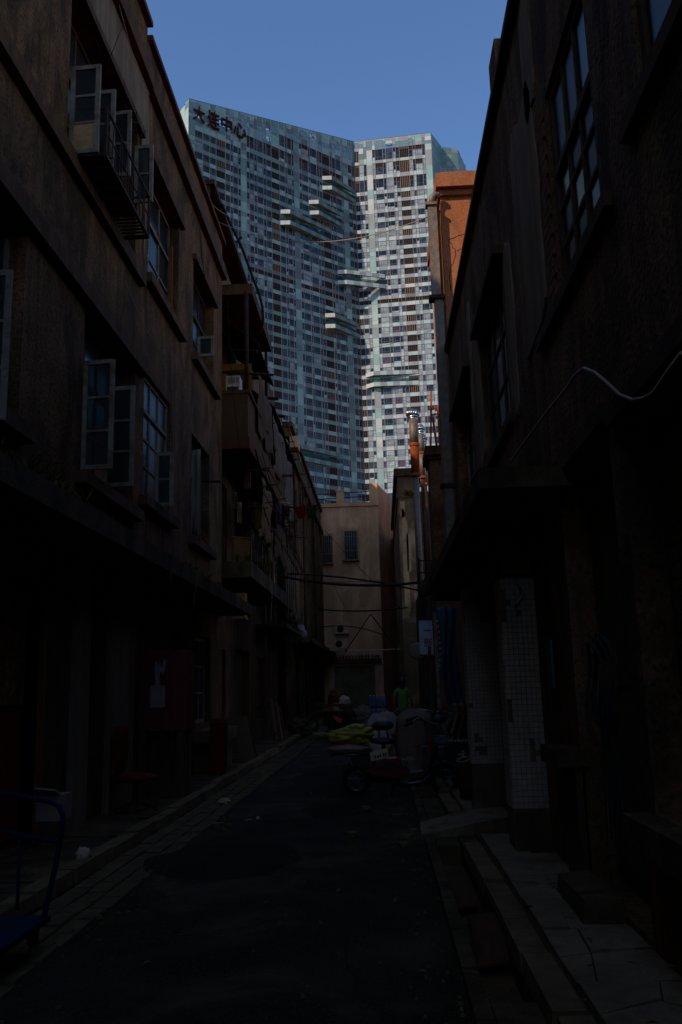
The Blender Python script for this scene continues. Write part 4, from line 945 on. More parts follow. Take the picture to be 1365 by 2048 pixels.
# ------------------------------------------------------------------ far right house with peeling corner
D = thing('peeling_house', (1.0, 39, 0), 'far house on the right with peeling plaster corner and stone cap', 'house')
mb = MB(); mb.box(1.0, 2.0, 38.8, 66, -.2, 10.9); mb.build('wall', TAN_PEEL, D)
mb = MB(); mb.box(2.0, 8, 39.0, 66, -.2, 10.2); mb.build('side_wall', BROWNP, D)
mb = MB(); mb.box(5.0, 11, 40, 66, -.2, 14.5); mb.build('shade_mass', CONC_D, D)  # unseen mass added to keep sky light off the end house side
mb = MB(); mb.box(.86, 2.1, 38.65, 53, 10.902, 11.25); mb.build('cap', TRIM, D)
mb = MB(); mb.box(.95, 2.05, 38.74, 53, 9.9, 10.15); mb.build('band', CONC, D)
FDf = Fr((1.0, 38.8), (1, 0), (0, -1))
for u0, u1, z0, z1, s in ((.12, .38, 4.6, 9.2, 2), (.3, .5, 6.5, 8.2, 5), (.1, .3, 9.0, 9.8, 7)): plaster(FDf, u0, u1, z0, z1, s, flat('bare_plaster', (.5, .46, .42), .95, stain=(.3, .22, .17), stain_scale=3, stain_amt=.7), D)
# ------------------------------------------------------------------ house closing the alley
Eh = thing('end_house', (-1.7, 52, 0), 'tan rendered house closing the alley, two barred windows and a grey gate', 'house')
FE = Fr((-3.7, 52), (1, 0), (0, -1)); FE2 = Fr((0.1, 52), (0.22, 0.975), (0.975, -0.22))
hE = [(.25, .95, 8.9, 10.55), (1.7, 2.5, 9.05, 10.8), (.9, 3.3, -.2, 2.75)]
mb = MB(); FE.wall(mb, 0, 3.8, -.2, 12.3, hE, .25); FE2.wall(mb, 0, 8, -.2, 12.3, [], .2); mb.build('wall', TAN, Eh)
mb = MB(); mb.box(-3.6, 1.5, 59.6, 60, -.2, 12.2); mb.prism([(-3.7, 52.4), (.0, 52.4), (1.6, 59.5), (-3.7, 59.5)], -.2, 12.2); mb.build('core', DARKIN, Eh)
mb = MB(); FE.box(mb, -.02, 3.86, 12.302, 12.52, -.4, .1); mb.build('coping', TAN, Eh)
mb = MB(); FE.box(mb, 3.3, 3.8, 12.522, 13.7, -.4, .03); FE2.box(mb, .0, 6, 12.31, 13.65, -.3, .0); mb.build('parapet_wall', TAN, Eh)
mb = MB(); FE.box(mb, 1.3, 1.75, 12.522, 13.25, -.4, .0); FE.box(mb, 1.26, 1.79, 13.252, 13.36, -.44, .05); mb.build('post', TAN, Eh)
for z in (12.85, 13.15):
    mb = MB(); mb.tube([FE.p(0, z, -.2), FE.p(3.3, z + .1, -.2)], .03, 6); mb.build('rail', IRON, Eh)
mb = MB(); FE.box(mb, 0, 3.8, 7.72, 7.86, -.02, .06); FE2.box(mb, 0, 6, 7.74, 7.84, -.02, .04); mb.build('string_course', TAN, Eh)
for h in hE[:2]: window(Eh, FE, *h, .15, 2, 2, WOODB, GLASS_D)
def grille(u0, u1, z0, z1):
    mb = MB(); n = 7
    for i in range(n + 1):
        u = u0 + (u1 - u0) * i / n
        mb.tube([FE.p(u, z0, .02), FE.p(u, z0, .34), FE.p(u, z1 - .55, .36), FE.p(u, z1 - .3, .33), FE.p(u, z1 - .1, .22), FE.p(u, z1, .02)], .02, 5)
    for z in (z0, z0 + .6, z1 - .55): mb.tube([FE.p(u0, z, .35), FE.p(u1, z, .35)], .015, 5)
    mb.tube([FE.p(u0, z0, .02), FE.p(u1, z0, .02)], .015, 5)
    g_ = mb.build('window_grille', flat('grille_grey', (.24, .27, .36), .5), Eh)
    MB().box(FE.p(u0, 0)[0], FE.p(u1, 0)[0], 51.66, 51.98, z0 - .02, z0 + .01).build('tray', GALV, g_)
grille(.18, 1.02, 8.8, 10.7); grille(1.62, 2.58, 8.95, 10.95)
GATE = flat('grey_gate', (0.14, 0.155, 0.165), .7, stain=(.07, .06, .055), stain_scale=1.5, stain_amt=.7)
mb = MB(); FE.box(mb, .9, 3.3, -.2, 2.75, -.2, -.14); gt = mb.build('gate', GATE, Eh)
for k in range(4):
    for z0, z1 in ((.2, 1.3), (1.4, 2.6)):
        mb = MB(); FE.box(mb, .96 + k * .59, 1.5 + k * .59, z0, z1, -.138, -.11); mb.build('gate_panel', GATE, gt)
mb = MB(); FE.box(mb, .6, 3.7, 2.9, 3.15, -.02, .3); mb.build('canopy_slab', CONC_D, Eh)
for u0, u1, z0, z1, s in ((.55, 1.05, 5.9, 7.2, 2), (1.5, 2.1, 5.4, 7.2, 3), (2.5, 3.1, 6.2, 7.3, 6)): plaster(FE, u0, u1, z0, z1, s, flat('tan_patch', (.46, .39, .38), .95, stain=(.36, .3, .3), stain_scale=2, stain_amt=.6), Eh, .012)
# ------------------------------------------------------------------ pipes, ducts and roof things on the right
def pv(px, py, Y): return ony(px, py, Y)
# square duct and downpipe on the orange house corner
d = thing('square_duct', (1.36, 16.15, 3), 'grey square metal duct running down the corner of the orange house', 'duct')
mb = MB(); mb.box(1.24, 1.42, 16.02, 16.18, 9.05, 11.0); mb.build('upper_box', GALV, d)
mb = MB(); mb.box(1.2, 1.42, 15.98, 16.18, 11.0, 11.06); mb.tube([(1.33, 16.1, 11.05), (1.34, 16.1, 11.2), (1.4, 16.1, 11.27), (1.5, 16.12, 11.25)], .07, 10); mb.build('elbow', GALV, d)
mb = MB(); mb.box(1.18, 1.48, 15.95, 16.2, 8.98, 9.05); mb.build('bracket', IRON, d)
mb = MB(); mb.box(1.29, 1.45, 16.02, 16.2, 3.3, 8.98); mb.box(1.345, 1.385, 16.003, 16.019, 3.4, 8.9); mb.build('lower_box', GALV, d)
mb = MB(); mb.box(1.22, 1.49, 15.97, 16.22, 5.2, 5.27); mb.build('bracket', IRON, d)
mb = MB(); mb.tube([(1.45, 16.14, 9.1), (1.45, 16.14, 10.75), (1.47, 16.16, 10.95)], .032, 8)
tag(mb.build('rusty_pipe', RUST), 'thin rusty pipe beside the square duct on the orange house', 'pipe')
# flues with turbine caps
def flue(px, yt, yb, Y, r, label, rusty):
    t = pv(px, yt, Y); b = pv(px + 8, yb, Y); x, zt, zb = t.x, t.z, b.z
    f = thing('flue_pipe', (x, Y, zb), label, 'chimney', 'flues beyond the low house')
    L = zt - zb
    mb = MB(); mb.tube([(x, Y, zb + L * .83), (x, Y, zt - .35)], r, 14); mb.build('upper_tube', GALV, f)
    mb = MB(); mb.tube([(x, Y, zb + L * .68), (x, Y, zb + L * .83)], r * .95, 14); mb.build('middle_tube', RUST if rusty else GALV, f)
    mb = MB(); mb.tube([(x, Y, zb), (x, Y, zb + L * .68)], r * .68, 14); mb.build('lower_tube', GALV if rusty else IRON, f)
    for k in (.68, .83):
        mb = MB(); z = zb + (zt - zb) * k; mb.lathe([(r * 1.12, -.05), (r * 1.12, .05)], (x, Y, z), 14); mb.build('collar', RUST, f)
    mb = MB(); mb.lathe([(r * .9, -.36), (r * 1.0, -.34), (r * 1.0, -.24)], (x, Y, zt), 14); mb.build('neck', STEEL, f)
    mb = MB(); n = 16                         # vanes of the spinning cap
    for k in range(n):
        a = 2 * math.pi * k / n; P = []
        for q in range(7):
            ph = -.9 + 2.3 * q / 6; rr_ = r * 1.35 * math.cos(ph * .62) ; an = a + .35 * (q / 6)
            P.append((x + rr_ * math.cos(an), Y + rr_ * math.sin(an), zt - .12 + r * .8 * math.sin(ph * .75)))
        mb.tube(P, [.03, .035, .04, .04, .04, .03, .02], 4)
    mb.lathe([(r * 1.15, -.24), (r * 1.2, -.2), (r * 1.2, -.1), (r * .9, .05), (.02, .1)], (x, Y, zt - .02), 16); mb.build('turbine_cap', STEEL, f)
flue(826, 822, 1235, 30.6, .165, 'tall flue pipe with a shiny turbine cap, rusty below its collar', True)
flue(841, 852, 1180, 33.5, .12, 'thinner flue with turbine cap, second of three beyond the low house', False)
flue(847, 872, 1180, 36.5, .11, 'shortest flue with turbine cap, farthest of three beyond the low house', False)
# rusty frame on the low house
fr_ = thing('rusty_scaffold', (1.6, 23, 7.85), 'orange rusty iron frame standing on the low house cornice', 'frame')
def gp(px, py): return pv(px, py, 23.2)
for a, b, w in (((863, 782), (862, 893), .05), ((876, 815), (880, 893), .05), ((863, 818), (884, 812), .04), ((864, 830), (884, 826), .04), ((866, 834), (874, 893), .06)):
    mb = MB(); mb.bar(gp(*a), gp(*b), w); mb.build('bar', SCAF, fr_)
# plants growing out of the peeling corner
def tuft(mb, c, n, h, spread, w, rr, droop=.3):
    c = Vector(c)
    for k in range(n):
        a = rr.uniform(0, 6.28); d = Vector((math.cos(a), math.sin(a), 0)); L = h * rr.uniform(.5, 1.1); s = spread * rr.uniform(.3, 1)
        sd = Vector((-d.y, d.x, 0)) * w; P = []
        for q in range(4):
            t = q / 3; P.append(c + d * s * t + Vector((0, 0, L * (t - droop * t * t * rr.uniform(.6, 1.4)))))
        o = len(mb.v)
        for q, p in enumerate(P):
            ww = sd * (1 - (q / 3) ** 2 * .95); mb.v += [tuple(p - ww), tuple(p + ww)]
        for q in range(3): mb.f.append([o + 2 * q, o + 2 * q + 1, o + 2 * q + 3, o + 2 * q + 2]); mb.m.append(0); mb.s.append(False)
rr = random.Random(8); mb = MB(); p = pv(820, 992, 38.7); tuft(mb, (p.x, 38.72, p.z), 90, .7, .6, .02, rr, .9)
tag(mb.build('wall_weed', LEAF_Y), 'yellowing weed sprouting from the peeling house corner beside the flue', 'plant')
# ------------------------------------------------------------------ wall units, sign, tarpaulin on the right
ac = thing('condenser_unit', (1.2, 18.6, 3.3), 'dark condenser unit in an iron bracket above the white sign', 'air conditioner')
mb = MB(); mb.box(.95, 1.42, 18.4, 18.75, 3.45, 3.75); mb.build('case', flat('dark_case', (.07, .07, .07), .7), ac)
mb = MB()
for x in (.86, 1.2):
    for z in (3.35, 3.9, 4.15): mb.bar((x, 18.35, z), (1.45, 18.35, z), .025)
    mb.bar((x, 18.35, 3.3), (x, 18.35, 4.2), .03)
mb.build('bracket', IRON, ac)
mb = MB(); mb.lathe([(.1, 0), (.1, .02)], (1.1, 18.38, 3.6), 12, 'y'); mb.build('fan_guard', IRON, ac)
sg = thing('white_sign', (1.0, 20, 2.4), 'white boxed sign with red characters hanging at the right wall', 'sign')
a, b = pv(838, 1240, 20), pv(868, 1308, 20)
FS = Fr((a.x, 20), (1, 0), (0, -1)); sw = b.x - a.x
mb = MB(); FS.box(mb, 0, sw, b.z, a.z, -.14, 0); mb.build('box', flat('sign_white', (.52, .50, .50), .6), sg)
mb = MB(); FS.box(mb, -.02, sw + .02, a.z, a.z + .03, -.15, .02); FS.box(mb, sw, sw + .03, b.z, a.z, -.15, .02); mb.build('edge', flat('sign_edge_dark', (.05, .045, .04), .7), sg)
mb = MB(); FS.box(mb, -.02, sw + .03, b.z - .035, b.z, -.15, .02); mb.build('edge', WOODO, sg)
SRED = flat('sign_red', (.36, .02, .03), .6)
place_text(text_mesh('部', .2, .004), 'character', FS, sw * .62, b.z + .16, .004, SRED, sg, (.19, .2)); place_text(text_mesh('一', .2, .004), 'character', FS, sw * .6, b.z + .52, .004, SRED, sg, (.18, .025))
mb = MB(); mb.tube([(a.x + sw, 20.05, a.z - .1), (1.5, 20.05, a.z - .1)], .015, 6); mb.build('arm', IRON, sg)
mb = MB(); mb.lathe([(.001, -.02), (.15, -.015), (.2, .0), (.19, .05), (.001, .06)], (.74 + .12, 21.2, 2.38), 20, 'y')
tag(mb.build('satellite_dish', flat('dish_grey', (.2, .22, .3), .7)), 'small white round dish behind the white boxed sign', 'dish')
tp = MB()                                    # blue tarpaulin
def tarpf(u, v):
    z = 3.0 - 2.05 * v; w = .42 - .26 * max(0, v - .55) / .45
    x = 1.46 - w * (1 - u) + .05 * math.sin(v * 5 + u * 3); y = 16.6 - 1.2 * (1 - u) * (.5 + .5 * v) * .4 + .05 * math.sin(u * 17 + v * 2) + .04 * noise.noise(Vector((u * 4, v * 6, 1)))
    return (x, y, z)
tp.sheet(tarpf, 26, 30, thick=.006)
ta = tag(tp.build('blue_tarpaulin', mat('tarp_blue', (0.015, 0.10, 0.34), (0.01, 0.06, 0.2), rough=.55, scale=3)), 'crumpled blue tarpaulin hanging under the awning end beside the sign', 'tarpaulin')
mb = MB()
for k in range(9): q = tarpf(.0, .12 + .05 * k); mb.box(q[0] - .02, q[0] + .01, q[1] - .012, q[1] - .008, q[2] - .03, q[2])
o = mb.build('white_edge_marks', flat('edge_white', (.6, .6, .62), .7), ta); o['kind'] = 'stuff'
tp = MB(); tp.sheet(lambda u, v: (1.2 + .26 * u - .05 * v + .03 * math.sin(v * 9), 15.7 + .1 * math.sin(u * 14 + v * 5) + .25 * v, 1.25 - 1.1 * v), 20, 18, thick=.006)
tag(tp.build('grey_sheet', flat('grey_plastic', (.30, .28, .30), .7)), 'pale grey plastic sheet hanging below the blue tarpaulin', 'sheet')
for k, (x, y) in enumerate(((1.18, 18.9), (1.06, 19.4))):
    mb = MB(); mb.box(x - .035, x + .035, y - .03, y + .03, 0, 3.1 - k * .7); mb.build
    tag(mb.build('timber_post', WOODF if k == 0 else WOODB), ('pale painted post standing below the white sign', 'brown timber post standing below the white sign')[k], 'post')
# coiled green-blue hose on the near wall, pale cable looping above
mb = MB(); rr = random.Random(12)
for k in range(7):
    c = Vector((1.44 - .015 * k, 5.75 + rr.uniform(-.04, .04), 1.55 + rr.uniform(-.05, .05))); r0 = rr.uniform(.16, .3)
    mb.tube([c + Vector((.02 * math.sin(t * 3), r0 * math.cos(t) * .8, r0 * math.sin(t) * 1.2)) for t in [6.28 * q / 24 for q in range(25)]], .008, 5, cap=False)
for k in range(5): mb.tube(hang((1.42, 5.7 + .05 * k, 1.5), (1.42, 5.55 + .12 * k, .75 - .05 * k), .02, 6), .007, 5)
tag(mb.build('hose_coil', mat('hose_blue', (.012, .05, .09), (.01, .035, .06), rough=.7)), 'coil of blue-green hose hanging on the right wall near the door', 'hose')
pts = [onx(*q, 1.42) for q in ((1365, 705), (1335, 745), (1310, 783), (1290, 796), (1265, 800), (1240, 790), (1215, 766), (1190, 745), (1168, 736), (1150, 750), (1135, 775), (1110, 805), (1090, 830), (1060, 870), (1035, 905), (1020, 925))]
cable('pale_cable', pts, .012, CABLE_P, 'pale cable looping across the right wall above the doorway')
# ------------------------------------------------------------------ overhead cables
W = [((600, 1152), 44, (690, 1158), 40, (820, 1150), 33, .05, .045, 'thick black cable bundle strung across the alley below the barred windows'),]
def span(name, a, Ya, b, Yb, sag, r, m_, label, group=None):
    return cable(name, hang(pv(*a, Ya), pv(*b, Yb), sag), r, m_, label, 'cable', group)
span('cable_bundle', (560, 1152), 27, (838, 1165), 27, .18, .045, CABLE, 'thick black cable bundle sagging across the alley below the barred windows')
span('cable_bundle', (575, 1148), 28, (842, 1182), 28, -.12, .03, CABLE, 'second black cable arching just above the thick bundle')
span('cable', (636, 1218), 40, (815, 1215), 36, .12, .03, CABLE, 'black cable strung over the two condenser boxes of the end house')
span('cable', (742, 1228), 38, (795, 1300), 38, .0, .025, CABLE, 'black cable slanting down right from the middle of the alley')
span('cable', (742, 1228), 38, (690, 1305), 38, .0, .025, CABLE, 'black cable slanting down left from the middle of the alley')
span('cable', (640, 1255), 38, (800, 1285), 36, -.3, .022, CABLE, 'black cable looping low in front of the end house')
span('cable', (660, 1300), 42, (800, 1298), 42, .05, .03, PVC, 'pale conduit running above the grey gate')
span('thin_wire', (432, 442), 20.3, (868, 428), 17, .62, .010, CABLE_P, 'pale wire sagging across the sky in front of the tower')
span('thin_wire', (404, 385), 19, (455, 430), 20.6, .08, .010, CABLE_P, 'short pale wire looping between the left parapet and roof shed')
span('thin_wire', (650, 1060), 45, (800, 1215), 30, .1, .012, CABLE, 'thin dark wire slanting down across the end house wall')
span('thin_wire', (640, 1110), 45, (700, 1230), 40, .1, .010, CABLE, 'thin dark wire dropping from the left barred window')
span('thin_wire', (515, 690), 23, (905, 640), 30, .6, .006, CABLE, 'faint dark wire crossing in front of the tower')
# black hose arching out of the roof shed
pts = [pv(x, y, 21) for x, y in ((440, 400), (458, 440), (472, 470), (484, 495), (497, 530), (508, 560), (518, 585), (525, 612), (527, 640), (524, 662), (512, 672))]
cable('roof_hose', pts, .035, RUBBER, 'thick black hose curving down from the roof shed against the tower', 'hose')
mb = MB(); a = pv(474, 484, 20.9); b = pv(484, 474, 20.9); mb.bar(a, b, .05)
tag(mb.build('roof_peg', IRON), 'short dark peg sticking out beside the black roof hose', 'peg')
for k, (p_, q_, lab) in enumerate((((262, 10), (215, 130), 'thin wire hanging down the replastered field'), ((236, 0), (300, 190), 'thin wire hanging along the upper cornice'), ((455, 600), (480, 900), 'thin wire dangling past the upper balcony'), ((250, 560), (330, 720), 'thin wire slanting down the brown wall between windows'), ((395, 380), (420, 620), 'thin wire hanging from the parapet end of the brown house'))):
    X = -3.52 if k != 2 else -2.95
    cable('hanging_wire', [onx(p_[0], p_[1], X), onx((p_[0] + q_[0]) / 2 - 4, (p_[1] + q_[1]) / 2 + 10, X + .03), onx(q_[0], q_[1], X)], .006, CABLE_P if k % 2 else CABLE, lab, 'wire')
# ------------------------------------------------------------------ air conditioners on the end house
def condenser(u, z, label):
    c = thing('air_conditioner', (-3.7 + u, 51.9, z), label, 'air conditioner', 'condensers on the end house')
    mb = MB(); FE.box(mb, u, u + .78, z, z + .56, .06, .36); mb.build('case', PVC, c)
    mb = MB(); mb.lathe([(.2, 0), (.2, -.02), (.03, -.03)], (-3.7 + u + .3, 51.635, z + .28), 18, 'y'); mb.build('fan', IRON, c)
    mb = MB(); FE.box(mb, u + .05, u + .1, z - .05, z, .0, .34); FE.box(mb, u + .68, u + .73, z - .05, z, .0, .34); mb.build('bracket', IRON, c)
condenser(1.05, 4.62, 'upper white condenser box with black fan on the end house'); condenser(.95, 3.75, 'lower white condenser box with black fan above the gate canopy')
rr = random.Random(9); mb = MB()
for k in range(16): tuft(mb, (-3.0 + k * .19, 51.75, 3.15), 22, .45, .3, .012, rr, .5)
tag(mb.build('roof_weeds', LEAF), 'weeds growing along the gate canopy of the end house', 'plants')
mb = MB()
for u, z in ((.6, 8.85), (2.1, 9.0)): tuft(mb, (-3.7 + u, 51.78, z), 40, .5, .25, .015, rr, .5)
tag(mb.build('window_plants', LEAF), 'potted greenery inside the window grilles of the end house', 'plants', kind='stuff')
# ------------------------------------------------------------------ roofline things on the left
for k, (px, py, Y) in enumerate(((612, 972, 44), (601, 935, 40), (597, 912, 38.5))):
    p = pv(px, py, Y); t = thing('satellite_dish', p, ('white dish on the far left parapet, nearest the end house', 'white dish on the far left parapet, middle one', 'white dish on the far left parapet, beside the sunlit cowl')[k], 'dish', 'dishes on the far left parapet')
    mb = MB(); mb.lathe([(.001, -.1), (.16, -.07), (.27, .02), (.3, .1), (.28, .1), (.15, -.04), (.001, -.07)], p, 18, 'x'); mb.build('bowl', PVC, t)
    mb = MB(); mb.tube([p, p + Vector((-.1, 0, -.2)), p + Vector((-.1, 0, -.6))], .02, 5); mb.build('mast', IRON, t)
p = pv(569, 886, 33); t = thing('roof_cowl', p, 'small sunlit white cowl on the left roof edge', 'cowl')
mb = MB(); mb.lathe([(.14, -.2), (.16, 0), (.1, .14), (.001, .18)], p, 12); mb.build('hood', flat('cowl_white', (.8, .8, .8), .5), t)
mb = MB(); mb.tube([p - Vector((0, 0, .2)), p - Vector((0, 0, 1.2))], .08, 8); mb.build('pipe', GALV, t)
mb = MB(); p = pv(580, 897, 34.2); mb.box(p.x - .45, p.x + .35, 34.0, 34.9, 11.6, p.z); tag(mb.build('chimney_stack', TAN), 'squat rendered stack at the start of the far left parapet', 'chimney')
# ------------------------------------------------------------------ laundry poles and washing on the left
CL = {k: flat('cloth_' + k, tuple(x * .5 for x in c), .9, scale=4) for k, c in dict(pink=(.40, .22, .36), white=(.5, .48, .5), yellow=(.45, .42, .06), violet=(.26, .24, .50), red=(.38, .02, .03), green=(.05, .13, .05), blue=(.08, .14, .45), black=(.02, .02, .025), grey=(.22, .21, .2), orange=(.42, .14, .02), plum=(.14, .06, .13), lilac=(.3, .28, .5)).items()}
def cloth(name, px0, py0, px1, py1, Y, col, label, cat='laundry', folds=3.0, taper=.0, depth=.05, seed=0, group='washing hung from the left balconies'):
    a, b = pv(px0, py0, Y), pv(px1, py1, Y); w, h = b.x - a.x, a.z - b.z; mb = MB()
    def f(u, v):
        k = 1 - taper * v; x = a.x + w * (.5 + (u - .5) * k) + .03 * noise.noise(Vector((u * 2, v * 3, seed)))
        return (x, Y + depth * math.sin(u * folds * 6.28 + seed) * (.4 + .6 * v) + .1 * noise.noise(Vector((u * 2, v * 2, seed + 3))), a.z - h * v - .05 * h * math.sin(u * 3.1 + seed) * v)
    mb.sheet(f, 14, 10, thick=.006)
    o = mb.build(name, CL[col] if isinstance(col, str) else col); return tag(o, label, cat, group)
cloth('hanging_towel', 489, 936, 502, 978, 22, 'pink', 'pink towel hanging alone under the upper balcony')
cloth('hanging_shirt', 509, 1010, 530, 1058, 22.5, 'yellow', 'bright yellow and grey shirt hanging beside the wooden lattice', seed=2)
cloth('hanging_shirt', 505, 1004, 520, 1050, 22.6, 'grey', 'grey shirt half hidden behind the yellow one', seed=4)
cloth('hanging_sock_row', 551, 1008, 564, 1050, 24, 'violet', 'violet garment on the round clothes hanger', seed=3)
cloth('hanging_trousers', 560, 1010, 570, 1050, 24.1, 'black', 'black trousers on the round clothes hanger', seed=5)
cloth('hanging_scarf', 569, 1012, 580, 1032, 24, 'plum', 'plum coloured scarf on the round clothes hanger', seed=6)
cloth('hanging_shorts', 590, 1012, 616, 1036, 25, 'red', 'red shorts at the outer end of the long laundry pole', taper=.5, seed=7)
cloth('hanging_shorts', 612, 1010, 637, 1036, 25.2, 'green', 'dark green shorts at the very tip of the laundry pole', taper=.3, seed=8)
cloth('hanging_strip', 535, 1066, 547, 1126, 23, 'white', 'long white cloth strip hanging by the lower balcony', taper=.4, seed=9)
cloth('hanging_rag', 475, 1005, 484, 1048, 20.8, 'white', 'crumpled white rag near the balcony post', seed=10)
cloth('hanging_towel', 494, 790, 503, 822, 21.2, 'lilac', 'lilac towel hanging below the yellow window frame', seed=11)
cloth('hanging_towel', 515, 798, 524, 832, 22.5, 'pink', 'pink towel hanging under the sloping awning', seed=12)
cloth('hanging_cloth', 500, 805, 512, 838, 22.2, 'orange', 'orange cloth hanging between two pale towels', seed=13)
cloth('hanging_cloth', 529, 830, 536, 862, 24, 'green', 'green cloth hanging under the second awning', seed=14)
cloth('hanging_jacket', 405, 398, 413, 420, 19.95, 'blue', 'blue jacket hung on the parapet edge below the roof shed', seed=15)
cloth('hanging_jacket', 413, 420, 425, 470, 20.3, 'lilac', 'patterned lilac cloth hung below the blue jacket', seed=16)
cloth('hanging_sheet', 386, 900, 402, 1075, 16.6, CURTAIN, 'pale plastic sheet hanging in the far lower window of the brown house', 'sheet', group=None, seed=17)
t = thing('hanger_ring', pv(566, 1008, 24), 'round white clothes hanger ring holding violet and black washing', 'hanger')
c = pv(566, 1008, 24); mb = MB(); mb.tube([c + Vector((.2 * math.cos(a), .2 * math.sin(a), 0)) for a in [6.283 * q / 24 for q in range(25)]], .014, 5, cap=False); mb.build('ring', PVC, t)
mb = MB()
for q in range(4): mb.tube([c + Vector((.2 * math.cos(q * 1.57), .2 * math.sin(q * 1.57), 0)), c + Vector((0, 0, .25))], .005, 4)
mb.build('cords', CABLE_P, t)
def pole(px0, py0, px1, py1, Y, r, m_, label):
    return tag(MB().tube([pv(px0, py0, Y), pv(px1, py1, Y)], r, 7).build('laundry_pole', m_), label, 'pole', 'poles jutting from the left balconies')
pole(440, 744, 548, 750, 20.2, .03, IRON, 'dark pole jutting out across the yellow window frame')
pole(478, 932, 540, 942, 22, .022, IRON, 'dark pole carrying the pink towel')
pole(478, 1012, 536, 1016, 22.4, .028, WOODB, 'stout brown pole carrying the yellow shirt')
pole(540, 1012, 640, 1018, 25, .022, IRON, 'long pole carrying the red and green shorts')
pole(384, 961, 442, 963, 17.5, .03, IRON, 'dark iron bar jutting from the brown wall above the canopy')
pole(520, 796, 556, 800, 23.5, .022, IRON, 'dark pole under the sloping awning end')
pole(0, 345, 38, 347, 8.2, .022, IRON, 'short iron bar jutting from the near left wall')
for k, (a, b, Y) in enumerate((((548, 1060), (600, 1150), 24), ((565, 1050), (625, 1190), 26), ((590, 1090), (640, 1250), 34))):
    tag(MB().bar(pv(*a, Y), pv(*b, Y), .05).build('slanting_strut', WOODB), ('slanting strut under the lower balcony', 'slanting strut beside the lattice', 'long slanting strut before the far left house')[k], 'strut')
# racks of thin rods
rr = random.Random(21)
for k, (px, py, Y) in enumerate(((560, 950, 26), (590, 1075, 29), (610, 1165, 34))):
    p = pv(px, py, Y); t = thing('drying_rack', p, ('iron drying rack by the upper awning', 'iron drying rack behind the red shorts', 'iron drying rack on the far left wall')[k], 'rack', 'drying racks on the left')
    for q in range(5):
        MB().tube([p + Vector((-.5, .15 * q, .02 * q)), p + Vector((.35, .15 * q, .02 * q))], .008, 4).build('rod', IRON, t)
    MB().tube([p + Vector((.35, 0, 0)), p + Vector((.35, .6, .08))], .01, 4).build('rod', IRON, t); MB().tube([p + Vector((-.5, 0, -.3)), p + Vector((.3, 0, 0))], .01, 4).build('stay', IRON, t)
# weeds on ledges
def weeds(name, pts, h, label, m_=LEAF, n=26, w=.008, spread=.25):
    mb = MB()
    for p in pts: tuft(mb, p, n, h, spread, w, rr, .5)
    return tag(mb.build(name, m_), label, 'plants')
weeds('ledge_weeds', [(-3.05 + rr.uniform(-.3, .1), 20.1 + k * .22, 4.5) for k in range(18)], .5, 'grass tufts growing along the lower balcony edge', n=30)
weeds('ledge_weeds', [(-3.1 + rr.uniform(-.3, .2), 6.6 + k * .14, 3.45) for k in range(16)], .3, 'mossy weeds on the near end of the canopy slab')
weeds('ledge_weeds', [(-3.1 + rr.uniform(-.3, .2), 13.2 + k * .16, 3.45) for k in range(20)], .22, 'dry stalks and weeds on the canopy slab below the sill', STRAW, 18, .005, .3)
weeds('ledge_weeds', [(-3.15 + rr.uniform(-.2, .1), 16.6 + k * .2, 3.45) for k in range(12)], .35, 'green weeds on the far end of the canopy slab')
weeds('ledge_weeds', [(-3.3 + rr.uniform(-.2, .25), 29 + k * .25, 3.62) for k in range(16)], .4, 'weeds on the canopy before the far left house')
for k, (px, y0, y1, Y) in enumerate(((386, 1120, 1220, 12.6), (340, 1085, 1160, 11.5), (540, 1150, 1250, 22), (575, 1060, 1240, 26))):
    a, b = pv(px, y0, Y), pv(px + 2, y1, Y)
    tag(MB().tube([a, a.lerp(b, .4) + Vector((.05, .02, 0)), a.lerp(b, .7) + Vector((.02, 0, 0)), b], [.006, .006, .007, .016], 5).build('dangling_root', STRAW if k < 2 else CABLE_P), ('dry root dangling from the canopy edge before the red cabinet', 'short dry root hanging near the canopy sill', 'pale cord dangling from the lower balcony', 'long pale cord dangling past the drying rack')[k], 'root' if k < 2 else 'cord')
# things on the upper balcony
t = thing('white_cabinet', (-3.5, 20.3, 8.68), 'white cabinet with dark glass standing on the upper balcony', 'cabinet')
a, b = pv(452, 752, 20.15), pv(480, 790, 20.15); Fq = Fr((a.x, 20.15), (1, 0), (0, -1))
mb = MB(); Fq.box(mb, 0, b.x - a.x, b.z, a.z, -.4, 0); mb.build('case', PVC, t)
mb = MB(); Fq.box(mb, .03, b.x - a.x - .03, b.z + .02, b.z + .22, .0, .012); mb.build('window', GLASS_D, t)
for k in range(3): mb = MB(); Fq.box(mb, .05 + k * .1, .13 + k * .1, a.z - .2, a.z - .04, .0, .008); mb.build('panel', WOODF, t)
mb = MB(); a, b = pv(464, 1186, 20.4), pv(490, 1234, 20.4); mb.box(a.x, b.x, 20.4, 20.8, b.z, a.z)
mb.box(a.x - .02, b.x + .02, 20.38, 20.82, b.z - .04, b.z); mb.box(a.x + .03, b.x - .03, 20.385, 20.4, b.z + .04, a.z - .04)
tag(mb.build('meter_box', flat('beige_box', (.34, .29, .22), .8)), 'beige box fixed below the lower balcony with weeds', 'box')

